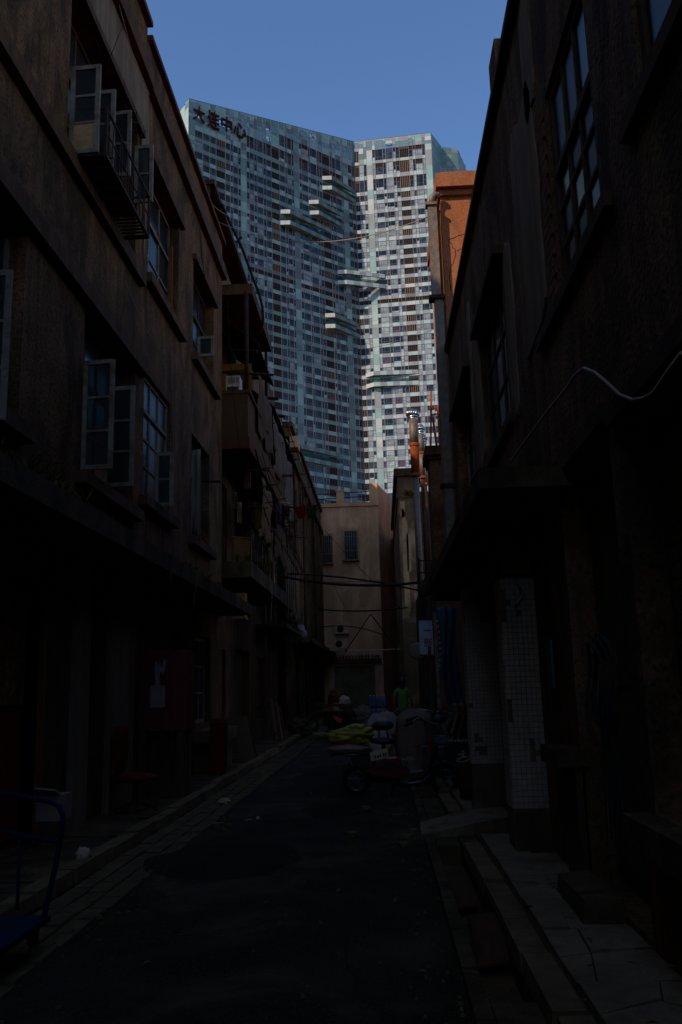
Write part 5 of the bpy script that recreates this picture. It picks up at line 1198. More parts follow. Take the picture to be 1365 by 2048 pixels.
# service cables and rods strung along the left houses
rr = random.Random(33)
for k in range(9):
    Y0_, Y1_ = rr.uniform(20.2, 24), rr.uniform(27, 46); z0 = (3.8, 5.8, 7.6)[k // 3] + rr.uniform(-.3, .3); x0 = rr.uniform(-3.0, -2.75)
    cable('facade_cable', hang((x0, Y0_, z0), (x0 - .3, Y1_, z0 + rr.uniform(-.6, .5)), rr.uniform(.1, .45), 16), (.008, .012, .018)[k % 3], CABLE, ('thin', 'medium', 'thick')[k % 3] + ' black cable sagging along the ' + ('canopy edge', 'lower balcony', 'upper balcony')[k // 3] + ' of the left houses', 'cable', 'service cables along the left fronts')
for k in range(6):
    y = 21 + k * 2.3; x0 = -2.95
    cable('dangling_rope', [(x0, y, 7.2), (x0 + .04, y + .1, 6.3), (x0 - .03, y + .05, 5.3 + .2 * (k % 3))], .007, CABLE_P if k % 2 else CABLE, ('dark rope dangling below the upper balcony slab', 'pale rope dangling below the upper balcony slab')[k % 2], 'rope', ('dark ropes below the upper balcony', 'pale ropes below the upper balcony')[k % 2])
for k, (px, py, Y, w, h, m_, lab) in enumerate(((520, 1030, 23.5, .5, .35, WOODB, 'brown wooden box stored on the lower balcony'), (545, 1090, 25, .4, .5, flat('grey_junk', (.12, .11, .11), .9), 'grey junk box stored on the lower balcony'), (600, 1270, 36, .5, .6, flat('blue_white_sheet', (.25, .28, .42), .8), 'pale blue sheet bundled on the far canopy'))):
    p = pv(px, py, Y); mb = MB(); mb.blob(p, (w * .6, w * .6, h * .6), 70 + k, .35, 1.7, 20, 14) if k == 2 else mb.hexa([p + Vector((-w / 2, 0, -h / 2)), p + Vector((w / 2, 0, -h / 2)), p + Vector((w / 2, .4, -h / 2)), p + Vector((-w / 2, .4, -h / 2))], [p + Vector((-w / 2, 0, h / 2)), p + Vector((w / 2, -.03, h / 2 - .03)), p + Vector((w / 2, .4, h / 2)), p + Vector((-w / 2, .4, h / 2))])
    tag(mb.build('stored_bundle', m_), lab, 'bundle')

CARD_ = mat('cardboard_old', (.22, .16, .13), (.15, .11, .085), rough=.9, scale=5)
# more washing and odds and ends crowding the left balconies
rr = random.Random(44)
odd = [('grey', 'shirt'), ('plum', 'blouse'), ('black', 'trousers'), ('white', 'vest'), ('blue', 'jeans'), ('lilac', 'towel'), ('grey', 'sheet'), ('orange', 'jersey'), ('black', 'jacket'), ('pink', 'pillowcase'), ('white', 'dishcloth'), ('green', 'apron'), ('plum', 'skirt'), ('blue', 'shirt')]
places = [((470, 985), 20.6, 'beside the balcony post'), ((498, 1000), 21.8, 'beside the yellow shirt'), ((520, 1000), 23, 'behind the yellow shirt'), ((538, 1008), 23.6, 'before the round hanger'), ((545, 1050), 24.4, 'below the round hanger'), ((505, 1060), 21.5, 'over the lower railing'), ((522, 1072), 22.4, 'over the lower railing'), ((560, 1075), 26, 'under the long pole'), ((572, 1090), 27, 'beside the drying rack'), ((583, 1060), 27.5, 'behind the red shorts'), ((488, 850), 20.6, 'on the upper balcony front'), ((506, 862), 21.8, 'on the upper balcony front'), ((524, 890), 24, 'under the second awning'), ((552, 930), 27, 'under the third awning')]
for (c_, nm), ((px, py), Y, where) in zip(odd, places):
    w, h = rr.uniform(8, 13), rr.uniform(24, 40)
    cloth('hanging_' + nm, px - w / 2, py, px + w / 2, py + h, Y, c_, '%s %s hanging %s' % ({'grey': 'grey', 'plum': 'plum', 'black': 'black', 'white': 'white', 'blue': 'dull blue', 'lilac': 'lilac', 'orange': 'dull orange', 'pink': 'pink', 'green': 'dark green'}[c_], nm, where), seed=rr.random() * 50, folds=rr.uniform(1.5, 4))
for k, (y0_, y1_, z_) in enumerate(((20.2, 27.2, 6.75), (20.2, 27.2, 6.3), (24.4, 33.0, 9.2))):
    t = thing('drying_rail', (-2.85, y0_, z_), ('upper drying rail under the upper balcony', 'lower drying rail under the upper balcony', 'drying rail under the far awnings')[k], 'rail', 'drying rails on the left')
    MB().tube([(-2.75, y0_, z_), (-2.75, y1_, z_)], .012, 5).build('rod', IRON, t); MB().tube([(-2.55, y0_, z_), (-2.55, y1_, z_)], .012, 5).build('rod', IRON, t)
    for q in range(5): yy = y0_ + (y1_ - y0_) * q / 4; MB().bar((-3.0, yy, z_ - .02), (-2.5, yy, z_ + .02), .025).build('bracket', IRON, t)
for k in range(7):
    y = 20.6 + k * 1.0 + rr.uniform(-.2, .2); hgt = rr.uniform(.35, .75); w = rr.uniform(.25, .5); x = -3.5 + rr.uniform(-.1, .2)
    mb = MB(); mb.hexa([(x, y, 4.5), (x + w, y + .05, 4.5), (x + w, y + .4, 4.5), (x, y + .4, 4.5)], [(x + .02, y, 4.5 + hgt), (x + w, y + .02, 4.5 + hgt * .9), (x + w - .03, y + .4, 4.5 + hgt), (x, y + .38, 4.5 + hgt * .95)])
    mb.hexa([(x - .03, y - .03, 4.5 + hgt * 1.0), (x + w + .03, y, 4.5 + hgt * .92), (x + w, y + .44, 4.5 + hgt * 1.02), (x - .02, y + .4, 4.5 + hgt)], [(x - .03, y - .03, 4.53 + hgt * 1.0), (x + w + .03, y, 4.53 + hgt * .92), (x + w, y + .44, 4.53 + hgt * 1.02), (x - .02, y + .4, 4.53 + hgt)])
    nm = ('cardboard carton', 'wooden chest', 'grey tin', 'brown hutch', 'plastic tub', 'crate of tools', 'lidded basket')[k]
    tag(mb.build('stored_box', (CARD_, WOODB, GALV, TRIM, MATS['beige_box'], IRON, STRAW)[k]), nm + ' with a loose lid kept on the lower balcony', 'box', 'boxes on the lower balcony')

# ragged sheets and blinds lashed along the balcony fronts
def side_sheet(name, y0, y1, z0, z1, x, m_, label, seed):
    mb = MB()
    def f(u, v):
        y = y0 + (y1 - y0) * u; rag = .35 * (z1 - z0) * abs(noise.noise(Vector((u * 4, seed, 0)))) + .06 * noise.noise(Vector((u * 17, seed, 2)))
        return (x + .06 * math.sin(u * 11 + seed) * v + .12 * noise.noise(Vector((u * 3, v * 2, seed))), y + .05 * noise.noise(Vector((u * 3, v * 3, seed + 4))), z1 - (z1 - z0 - rag) * v - .08 * math.sin(u * 3.14))
    mb.sheet(f, 30, 10, thick=.006); return tag(mb.build(name, m_), label, 'sheet', 'sheets along the left balconies')
RAG = [mat('sheet_brown', (.09, .07, .07), (.05, .04, .04), rough=.9, scale=3), mat('sheet_grey', (.13, .13, .16), (.08, .08, .1), rough=.9, scale=3), mat('sheet_straw', (.17, .13, .11), (.1, .08, .065), rough=.9, scale=6, aniso=(1, 1, 20))]
side_sheet('ragged_sheet', 21.2, 24.2, 8.0, 9.6, -2.93, RAG[0], 'ragged brown sheet lashed over the upper balcony front', 3)
side_sheet('ragged_sheet', 24.4, 27.4, 7.9, 9.5, -2.92, RAG[1], 'ragged grey sheet lashed over the upper balcony front', 8)
side_sheet('straw_blind', 21.6, 23.6, 5.4, 6.9, -2.9, RAG[2], 'straw blind hanging under the upper balcony', 13)
side_sheet('ragged_sheet', 24.6, 27.0, 5.2, 6.8, -2.88, RAG[0], 'torn dark sheet hanging over the lower railing', 17)
side_sheet('ragged_sheet', 28.2, 31.2, 7.4, 9.6, -3.05, RAG[1], 'torn grey sheet hanging from the third awning', 23)
side_sheet('straw_blind', 29.5, 33.4, 4.0, 5.8, -3.1, RAG[2], 'straw blind hanging over the wooden lattice', 29)
rr = random.Random(58)
for k in range(8):
    y = 20.4 + k * 1.55 + rr.uniform(-.3, .3); z = rr.choice([9.9, 10.2, 6.6]); x = -2.95
    tag(MB().hexa([(x - .5, y, z), (x + .12, y - .05, z - .06), (x + .12, y + .18, z - .05), (x - .5, y + .2, z)], [(x - .5, y, z + .03), (x + .12, y - .05, z - .03), (x + .12, y + .18, z - .02), (x - .5, y + .2, z + .03)]).build('eave_board', WOODB if k % 2 else IRON), ('rusty sheet strip jutting past the awnings', 'loose brown board jutting past the awnings')[k % 2], 'board', ('rusty strips past the awnings', 'loose boards past the awnings')[k % 2])
# ------------------------------------------------------------------ moped parked across the alley
MR = mat('moped_red', (0.15, 0.010, 0.010), (0.10, 0.008, 0.008), rough=.4, scale=3); MBK = mat('moped_black', (0.02, 0.022, 0.03), (0.014, 0.015, 0.02), rough=.55); CHR = mat('stainless_bar', (0.20, 0.19, 0.18), (0.14, 0.13, 0.125), rough=.35, metal=.9)
mp = thing('moped', (0, 0, 0), 'red and black electric moped parked across the alley with loaded rear rack', 'moped')
def wheel(x, par):
    mb = MB(); mb.tube([(x + .175 * math.cos(a), 0, .21 + .175 * math.sin(a)) for a in [6.2832 * q / 28 for q in range(29)]], .034, 8, cap=False); w = mb.build('wheel', RUBBER, par)
    mb = MB(); mb.tube([(x + .14 * math.cos(a), 0, .21 + .14 * math.sin(a)) for a in [6.2832 * q / 28 for q in range(29)]], .012, 6, cap=False)
    mb.lathe([(.05, -.04), (.05, .04)], (x, 0, .21), 12, 'y')
    for k in range(5): a = k * 1.2566 + .3; mb.bar((x, 0, .21), (x + .14 * math.cos(a), 0, .21 + .14 * math.sin(a)), .03, .02)
    mb.build('rim', CHR, w)
wheel(0, mp); wheel(1.3, mp)
def plate(prof, y0, y1, name, m_, par=mp):
    n = len(prof); mb = MB(); mb.add([(x, y0, z) for x, z in prof] + [(x, y1, z) for x, z in prof], [list(range(n)), list(range(n, 2 * n))[::-1]] + [(i, (i + 1) % n, n + (i + 1) % n, n + i) for i in range(n)])
    return mb.build(name, m_, par)
plate([(.18, .36), (.30, .46), (.46, .53), (.60, .53), (.72, .45), (.80, .31), (.78, .27), (.5, .27), (.3, .29)], -.12, .12, 'body_cover', MR)
plate([(.30, .40), (.46, .48), (.58, .47), (.66, .40), (.5, .36)], -.128, -.121, 'side_trim', MBK)
plate([(.62, .25), (.78, .27), (1.0, .27), (1.08, .33), (1.02, .35), (.76, .31)], -.13, .13, 'floorboard', MBK)
plate([(.98, .33), (1.06, .34), (1.13, .62), (1.14, .86), (1.08, .90), (1.06, .62)], -.15, .15, 'leg_shield', MR)
plate([(1.06, .80), (1.2, .84), (1.22, 1.0), (1.1, 1.04), (1.04, .96)], -.1, .1, 'headlight_cowl', MBK)
plate([(-.24, .30), (-.2, .44), (.0, .50), (.2, .44), (.24, .34), (.16, .38), (.0, .44), (-.16, .36)], -.06, .06, 'rear_mudguard', MBK)
plate([(-.1, .44), (.18, .42), (.26, .66), (.14, .68), (-.08, .6)], -.1, .1, 'battery_box', MBK)
mb = MB()
for y in (-.07, .07): mb.tube([(1.14, y, .84), (1.22, y, .55), (1.3, y, .21)], .018, 7)
mb.tube([(1.1, 0, .86), (1.05, 0, 1.02)], .03, 8); mb.build('fork', IRON, mp)
plate([(1.08, .38), (1.2, .46), (1.34, .47), (1.48, .40), (1.46, .38), (1.34, .435), (1.2, .42)], -.05, .05, 'front_mudguard', MBK)
mb = MB(); mb.tube([(.86, -.32, 1.06), (.93, -.26, 1.10), (1.02, -.14, 1.08), (1.05, 0, 1.03), (1.02, .14, 1.08), (.93, .26, 1.10), (.86, .32, 1.06)], .013, 7); hb = mb.build('handlebar', CHR, mp)
for s_ in (-1, 1): MB().tube([(.76, s_ * .36, 1.02), (.87, s_ * .31, 1.065)], .022, 8).build('grip', RUBBER, hb)
mb = MB(); mb.blob((.42, 0, .78), (.2, .13, .055), 2, .08, nu=18, nv=10); mb.build('seat', MBK, mp)
mb = MB(); mb.tube([(.42, 0, .52), (.42, 0, .76)], .03, 8); mb.build('seat_post', IRON, mp)
mb = MB(); mb.blob((.42, .02, 1.0), (.17, .1, .07), 3, .08, nu=18, nv=10); mb.build('rear_seat_pad', MBK, mp)
mb = MB(); mb.tube([(.34, .05, .8), (.38, .03, .96)], .014, 6); mb.tube([(.5, .05, .8), (.46, .03, .96)], .014, 6); mb.build('pad_bracket', CHR, mp)
mb = MB()
for y in (-.14, 0, .14): mb.tube([(-.36, y, .60), (.25, y, .60)], .01, 6)
for x in (-.36, -.05, .25): mb.tube([(x, -.14, .60), (x, .14, .60)], .01, 6)
for y in (-.12, .12): mb.tube([(-.1, y, .6), (.0, y, .3)], .01, 6)
mb.build('rear_rack', CHR, mp)
mb = MB(); mb.hexa([(.24, -.15, .50), (.50, -.15, .56), (.50, -.145, .56), (.24, -.145, .50)], [(.22, -.15, .63), (.48, -.15, .69), (.48, -.145, .69), (.22, -.145, .63)]); npl = mb.build('number_plate', flat('plate_white', (.6, .6, .62), .5), mp)
mb = MB()
for k, (a, w, h) in enumerate(((.06, .02, .05), (.1, .025, .04), (.14, .018, .05), (.18, .03, .045), (.22, .02, .05))):
    x = .23 + a; z = .53 + a * .23; mb.box(x, x + w, -.1525, -.151, z, z + h)
mb.build('worn_marks', MBK, npl)
mb = MB(); bx0, bx1, bz0, bz1 = 1.14, 1.46, .62, .84
for z in (bz0, bz0 + .07, bz0 + .14, bz1): mb.tube([(bx0, -.14, z), (bx1, -.14, z), (bx1, .14, z), (bx0, .14, z), (bx0, -.14, z)], .005 if z < bz1 else .009, 5)
for k in range(9):
    x = bx0 + (bx1 - bx0) * k / 8
    for y in (-.14, .14): mb.tube([(x, y, bz0), (x, y, bz1)], .004, 4)
    mb.tube([(x, -.14, bz0), (x, .14, bz0)], .004, 4)
for k in range(1, 8):
    y = -.14 + .28 * k / 8
    for x in (bx0, bx1): mb.tube([(x, y, bz0), (x, y, bz1)], .004, 4)
mb.build('basket', CHR, mp)
mb = MB(); mb.tube([(.55, -.1, .28), (.52, -.16, .03)], .012, 6); mb.tube([(.55, .1, .28), (.52, .16, .03)], .012, 6); mb.tube([(.52, -.16, .02), (.52, .16, .02)], .012, 6); mb.build('stand', IRON, mp)
mb = MB(); mb.tube([(.6, -.135, .22), (.8, -.135, .18), (1.0, -.135, .22), (1.12, -.13, .34)], .012, 6); mb.build('frame_tube', CHR, mp)
MB().lathe([(.05, -.02), (.055, 0), (.05, .02)], (.72, -.16, .47), 14, 'y').build('horn', CHR, mp)
mp.location = (-.43, 13.45, 0.012); mp.rotation_euler = (R(3), 0, R(-3))
def recolour(o, swap):
    for ch in [o] + list(o.children_recursive):
        for sl_ in ch.material_slots:
            if sl_.material in swap: m_ = swap[sl_.material]; sl_.link = 'OBJECT'; sl_.material = m_
GREYP = mat('scooter_grey', (.06, .065, .10), (.04, .043, .066), rough=.35)
m2 = copy_tree(mp); m2.name = 'scooter'; recolour(m2, {MR: MBK}); m2.location = (.75, 14.9, .012); m2.rotation_euler = (R(2), 0, R(62)); tag(m2, 'black scooter standing behind the red moped with its wire basket outward', 'scooter')
m3 = copy_tree(mp); m3.name = 'scooter'; recolour(m3, {MR: GREYP}); m3.location = (.35, 17.2, .012); m3.rotation_euler = (R(-3), 0, R(48)); tag(m3, 'grey scooter leaning by the covered cart below the white sign', 'scooter')
def at_moped(x, y, z): return Vector((-.43 + x, 13.45 + y, z))
mb = MB(); mb.blob(at_moped(-.1, 0, .69), (.33, .2, .075), 5, .16, 2.2); tag(mb.build('pink_cushion', mat('cushion_pink', (.50, .36, .62), (.36, .24, .42), rough=.6, scale=6)), 'shiny pink cushion bag lying on the moped rear rack', 'cushion')
mb = MB(); mb.blob(at_moped(-.08, 0, .86), (.34, .22, .12), 9, .38, 2.0, 44, 30); mb.blob(at_moped(.02, .02, .93), (.22, .18, .1), 19, .4, 2.2, 36, 24)
tag(mb.build('yellow_raincoat', mat('raincoat_yellow', (.34, .40, .02), (.17, .2, .02), rough=.6, scale=4)), 'crumpled yellow-green raincoat bundled on top of the pink cushion', 'raincoat')
# ------------------------------------------------------------------ things right of and behind the moped
t = thing('delivery_box', (1.22, 14.3, .2), 'black insulated delivery box with a white running-figure emblem beside the front wheel', 'box')
mb = MB(); mb.box(1.0, 1.42, 14.1, 14.5, .26, .66); mb.build('case', MBK, t)
mb = MB(); mb.box(.98, 1.44, 14.08, 14.52, .662, .70); mb.build('lid', MBK, t)
WH = flat('emblem_white', (.62, .62, .66), .6); mb = MB()
ex, ez, ey = 1.2, .46, 14.095
for a, b in (((.0, .06), (.02, .02)), ((.02, .02), (-.06, -.02)), ((.02, .02), (.07, .01)), ((-.0, .055), (.06, .065)), ((0, .055), (-.06, .05)), ((-.06, -.02), (-.09, -.01))): mb.bar((ex + a[0], ey, ez + a[1]), (ex + b[0], ey, ez + b[1]), .006, .022)
mb.tube([(ex - .09 + .2 * q / 8, ey + .002, ez - .06 + .03 * (q / 8 - .4) ** 2 * 4) for q in range(9)], .008, 5)
mb.lathe([(.02, -.003), (.02, .003)], (ex + .01, ey, ez + .095), 12, 'y'); mb.build('emblem', WH, t)
mb = MB()
for k in range(10): mb.box(1.0 + k * .043, 1.025 + k * .043, 14.07, 14.1, .70 + (.012 if k % 2 else 0), .73 + (.012 if k % 2 else 0))
mb.build('zip', WH, t)
mb = MB(); mb.box(1.03, 1.4, 14.12, 14.48, .09, .255); mb.box(1.0, 1.42, 14.1, 14.14, .2, .256); tag(mb.build('wooden_crate', WOODB), 'low brown wooden crate under the black delivery box', 'crate')
t = thing('rusty_bucket', (1.12, 12.2, .09), 'rusty brown bucket standing behind the tiled pillar', 'bucket')
mb = MB(); mb.lathe([(.001, 0), (.13, 0), (.15, .2), (.17, .42), (.175, .43), (.16, .42), (.13, .05), (.001, .04)], (1.12, 12.2, .09), 20); mb.build('body', mat('bucket_rust', (.1, .065, .04), (.06, .04, .025), rough=.9, scale=6), t)
for z in (.15, .3): MB().lathe([(.145 + z * .08, -.01), (.155 + z * .08, 0), (.145 + z * .08, .01)], (1.12, 12.2, .09 + z), 20).build('hoop', IRON, t)
# cloth-covered cart
tp = MB()
def cover(u, v):
    a = u * 2 * math.pi; k = max(abs(math.cos(a)), abs(math.sin(a))); x = .30 * math.cos(a) / k ** .8; y = .55 * math.sin(a) / k ** .8
    if v < .3: s = v / .3; return (.52 + x * s, 15.6 + y * s, 1.18 - .12 * s * s + .03 * noise.noise(Vector((x * s * 4, y * s * 4, 1))) + .1 * (x * s) )
    w = (v - .3) / .7; f = 1 + .18 * w + .07 * w * math.sin(a * 9 + 1) + .05 * w * math.sin(a * 5)
    return (.52 + x * f, 15.6 + y * f, 1.06 + .1 * x - 1.0 * w * (1 - .04 * math.sin(a * 4)))
tp.sheet(cover, 72, 22); tag(tp.build('covered_cart', mat('cover_grey', (.16, .155, .19), (.11, .105, .13), rough=.85, scale=3)), 'cart hidden under a draped grey cloth behind the moped', 'covered cart')
mb = MB(); mb.blob((.0, 16.1, .82), (.3, .3, .32), 12, .4, 1.8, 30, 20); tag(mb.build('woven_sack', mat('sack_blue_grey', (.30, .33, .55), (.2, .22, .36), rough=.8, scale=5)), 'bulging blue-grey sack leaning against the covered cart', 'sack')
mb = MB(); mb.blob((-.12, 15.4, .52), (.28, .25, .27), 15, .4, 1.9, 30, 20); tag(mb.build('woven_sack', mat('sack_pale', (.36, .37, .52), (.24, .25, .36), rough=.8, scale=5)), 'pale tied sack right behind the moped seat', 'sack')
mb = MB(); mb.blob((.05, 15.7, .15), (.5, .5, .18), 17, .3, 2, 26, 14, .015); tag(mb.build('woven_sack', mat('sack_dark', (.09, .085, .09), (.05, .05, .05), rough=.9, scale=5)), 'flat dark sack on the road under the pale sacks', 'sack')
mb = MB(); mb.blob((.9, 15.0, .52), (.22, .2, .4), 22, .35, 2, 26, 18, .1); tag(mb.build('plastic_bag', flat('bag_dark', (.06, .055, .06), .5)), 'dark stuffed bag in front of the grey plastic sheet', 'bag')
# cargo tricycle with bottled water
t = thing('cargo_tricycle', (.1, 19, 0), 'dark cargo tricycle carrying packs of bottled water', 'tricycle')
mb = MB(); mb.box(-.42, .62, 18.3, 19.9, .5, .56); mb.box(-.42, .62, 18.3, 18.34, .56, .82); mb.box(-.42, -.38, 18.34, 19.9, .56, .82); mb.box(.58, .62, 18.34, 19.9, .56, .82); mb.build('bed', IRON, t)
for x, y in ((-.46, 18.8), (.66, 18.8), (.1, 20.6)):
    w = MB().tube([(x, y + .26 * math.cos(a), .30 + .26 * math.sin(a)) for a in [6.2832 * q / 26 for q in range(27)]], .03, 7, cap=False).build('wheel', RUBBER, t)
    mb = MB(); mb.tube([(x - .05, y, .3), (x + .05, y, .3)], .04, 8)
    for k in range(8): a = k * .785; mb.tube([(x, y, .3), (x, y + .25 * math.cos(a), .3 + .25 * math.sin(a))], .005, 4)
    mb.build('spokes', CHR, w)
mb = MB(); mb.tube([(.1, 19.9, .5), (.1, 20.3, .6), (.1, 20.5, .95)], .025, 6); mb.tube([(-.2, 20.45, 1.02), (.1, 20.5, .95), (.4, 20.45, 1.02)], .016, 6); mb.tube([(.1, 20.5, .95), (.1, 20.6, .3)], .02, 6); mb.build('frame', IRON, t)
BOT = mat('bottle_blue', (.07, .20, .75), (.05, .13, .5), rough=.15, scale=8); CAP = flat('cap_white', (.6, .6, .7), .5)
for lv in range(3):
    p = thing('water_pack', (-.12, 18.7, .57 + lv * .3), ('lowest shrink-wrapped pack of blue water bottles on the tricycle', 'middle shrink-wrapped pack of blue water bottles on the tricycle', 'topmost shrink-wrapped pack of blue water bottles on the tricycle')[lv], 'water bottles', 'packs of bottled water')
    for i in range(5):
        for j in range(2):
            x, y, z = -.26 + i * .075, 18.55 + j * .08, .57 + lv * .28
            b = MB().lathe([(.001, 0), (.034, 0), (.035, .09), (.03, .11), (.035, .13), (.034, .2), (.013, .245), (.013, .25)], (x, y, z), 10).build('bottle', BOT, p)
            MB().lathe([(.014, .25), (.014, .27), (.001, .27)], (x, y, z), 8).build('cap', CAP, b)
# ------------------------------------------------------------------ handcart and rubbish on the left
t = thing('handcart', (-2.2, 31, 0), 'old two-wheeled handcart loaded with scrap by the left kerb', 'handcart')
c1 = pv(617, 1440, 30); mb = MB()
for q, (x, y) in enumerate(((c1.x, 30.0), (c1.x + .95, 30.6))):
    w = MB().tube([(x + .3 * math.cos(a), y + .12 * math.cos(a), .33 + .3 * math.sin(a)) for a in [6.2832 * q2 / 26 for q2 in range(27)]], .035, 7, cap=False).build('wheel', RUBBER, t)
    mb2 = MB(); mb2.lathe([(.05, -.06), (.05, .06)], (x, y, .33), 10, 'y')
    for k in range(8): a = k * .785; mb2.tube([(x, y, .33), (x + .29 * math.cos(a), y + .12 * math.cos(a), .33 + .29 * math.sin(a))], .008, 4)
    mb2.build('spokes', IRON, w)
a, b = pv(625, 1409, 30.3), pv(705, 1411, 31); MB().bar(a, b, .08).build('side_rail', WOODB, t)
a2, b2 = pv(600, 1385, 29.6), pv(632, 1420, 30.2); MB().bar(a2, b2, .06).build('shaft', IRON, t); MB().bar(a2 + Vector((.1, .3, .05)), b2 + Vector((.1, .3, .02)), .06).build('shaft', IRON, t)
MB().hexa([a + Vector((0, .1, -.25)), b + Vector((0, .1, -.25)), b + Vector((0, .9, -.25)), a + Vector((0, .9, -.25))], [a + Vector((0, .1, -.2)), b + Vector((0, .1, -.2)), b + Vector((0, .9, -.2)), a + Vector((0, .9, -.2))]).build('bed', WOODB, t)
def crate(px0, py0, px1, py1, Y, dp, m_, name, label, cat, rot=0.0, open_=True):
    a, b = pv(px0, py0, Y), pv(px1, py1, Y); mb = MB(); z0 = max(.02, b.z)
    mb.hexa([(a.x, Y, z0), (b.x, Y - rot, z0), (b.x, Y + dp, z0), (a.x, Y + dp, z0)], [(a.x, Y, a.z), (b.x, Y - rot, a.z), (b.x, Y + dp, a.z), (a.x, Y + dp, a.z)])
    if open_:
        mb.hexa([(a.x, Y - .01, a.z), (b.x, Y - rot - .01, a.z), (b.x, Y + .02, a.z + .01), (a.x, Y + .02, a.z + .01)], [(a.x + .02, Y - .12, a.z + .08), (b.x - .02, Y - rot - .12, a.z + .06), (b.x - .02, Y - .1, a.z + .07), (a.x + .02, Y - .1, a.z + .09)])
    return tag(mb.build(name, m_), label, cat)
CARD = mat('cardboard', (.26, .19, .15), (.18, .13, .1), rough=.9, scale=5)
crate(667, 1411, 690, 1437, 31.5, .4, flat('foam_white', (.5, .52, .6), .8), 'foam_box', 'white foam box under the handcart rail', 'box')
crate(645, 1412, 667, 1428, 31.2, .3, CARD, 'cardboard_box', 'brown cardboard box on the handcart', 'box'); crate(648, 1430, 668, 1452, 31, .35, flat('crate_dark', (.06, .055, .05), .8), 'plastic_crate', 'dark plastic crate on the road beside the handcart', 'crate')
p = pv(690, 1404, 31.4); mb = MB(); mb.blob(p, (.2, .16, .2), 31, .4, 2.2, 24, 16); tag(mb.build('plastic_bag', flat('bag_white', (.5, .5, .58), .6)), 'crumpled white plastic bag on the handcart rail', 'bag')
p = pv(676, 1438, 30.5); mb = MB(); mb.hexa([p + Vector(v) for v in ((-.16, 0, .02), (.1, -.1, -.14), (.14, .1, -.14), (-.12, .2, .02))], [p + Vector(v) for v in ((-.15, 0, .12), (.14, -.1, -.04), (.17, .1, -.03), (-.11, .2, .13))]); tag(mb.build('orange_brick_bag', flat('salmon_plastic', (.5, .14, .1), .6)), 'salmon red block lying on the road before the foam box', 'block')
mb = MB(); p = pv(675, 1395, 32); mb.blob(p, (.34, .3, .3), 35, .3, 2, 24, 16); tag(mb.build('scrap_bundle', mat('scrap_brown', (.12, .08, .05), (.06, .045, .03), rough=.9, scale=5)), 'dark brown bundle heaped on the handcart', 'bundle')
for k, (x, y, r0, sd, m_, lab) in enumerate(((-2.0, 28.3, .35, 41, flat('rag_grey', (.16, .17, .19), .9), 'grey rags heaped on the left gutter before the handcart'), (-1.7, 27.6, .22, 43, CARD, 'flattened brown scraps on the road before the handcart'), (-2.3, 12.9, .09, 45, flat('tissue', (.5, .5, .55), .9), 'crumpled white scrap in the left gutter'))):
    mb = MB(); mb.blob((x, y, .03), (r0, r0 * .8, r0 * .45), sd, .5, 2.4, 24, 12, .015); tag(mb.build('rubbish_heap', m_), lab, 'rubbish')
rr = random.Random(6)
for k in range(5):
    x = -3.3 + .07 * k; y = 26.6 + .12 * k; MB_ = MB().hexa([(x, y, .1), (x + .06, y, .1), (x + .06, y + .02, .1), (x, y + .02, .1)], [(x - .16, y + .05, 1.4 - .08 * k), (x - .1, y + .05, 1.4 - .08 * k), (x - .1, y + .07, 1.4 - .08 * k), (x - .16, y + .07, 1.4 - .08 * k)])
    tag(MB_.build('leaning_plank', WOODO if k % 2 == 0 else WOODF), ('tallest orange-brown plank leaning on the left wall', 'taller pale plank among those on the left wall', 'middle orange-brown plank leaning on the left wall', 'shorter pale plank among those on the left wall', 'shortest orange-brown plank leaning on the left wall')[k], 'plank', 'planks leaning on the left wall')
# ------------------------------------------------------------------ left pavement things
t = thing('red_cabinet', (-3.3, 13.1, 0), 'faded red metal cabinet with torn white paper and a posted note', 'cabinet')
a, b = pv(276, 1301, 13.0), pv(372, 1461, 13.0); Fc = Fr((a.x, 13.0), (1, 0), (0, -1)); cw = b.x - a.x
CABR = mat('cabinet_red', (.14, .04, .085), (.095, .026, .05), rough=.7, scale=3, stain=(.11, .02, .02), stain_scale=3, stain_amt=.8, aniso=(4, 4, .4))
mb = MB(); Fc.box(mb, 0, cw, b.z, a.z, -.5, 0); mb.build('case', CABR, t)
mb = MB(); Fc.box(mb, cw * .5 - .004, cw * .5 + .004, b.z + .02, a.z - .02, .0, .003); mb.build('door_gap', IRON, t)
for x in (.02, cw - .14): mb = MB(); Fc.box(mb, x, x + .12, .05, b.z, -.48, -.02); mb.build('leg', WOODB, t)
mb = MB()
for k in range(5): Fc.box(mb, .02 + .15 * k, .14 + .15 * k, .1 + .03 * (k % 2), b.z - .01, -.3 - .01 * k, -.28 - .01 * k)
o = mb.build('board_skirt', CONC_D, t); o['kind'] = 'stuff'
PAP = mat('paper_white', (.30, .33, .52), (.22, .24, .38), rough=.9, scale=5)
mb = MB(); Fc.box(mb, .20, .42, b.z + .34, b.z + .66, .001, .006); mb.build('note', PAP, t)
pts = [(.27, .66), (.27, .82), (.25, .9), (.28, 1.02), (.32, .95), (.34, 1.0), (.36, .9), (.40, 1.04), (.43, 1.02), (.42, .9), (.38, .8), (.36, .86), (.33, .8), (.34, .66)]
mb = MB(); mb.add([Fc.p(u, b.z + z, .004) for u, z in pts], [list(range(len(pts)))]); mb.build('torn_paper', PAP, t)
t = thing('office_chair', (-3.25, 11.5, .09), 'worn dark red office chair on the left pavement', 'chair')
CH = mat('chair_red', (.13, .018, .02), (.09, .012, .014), rough=.8, scale=6)
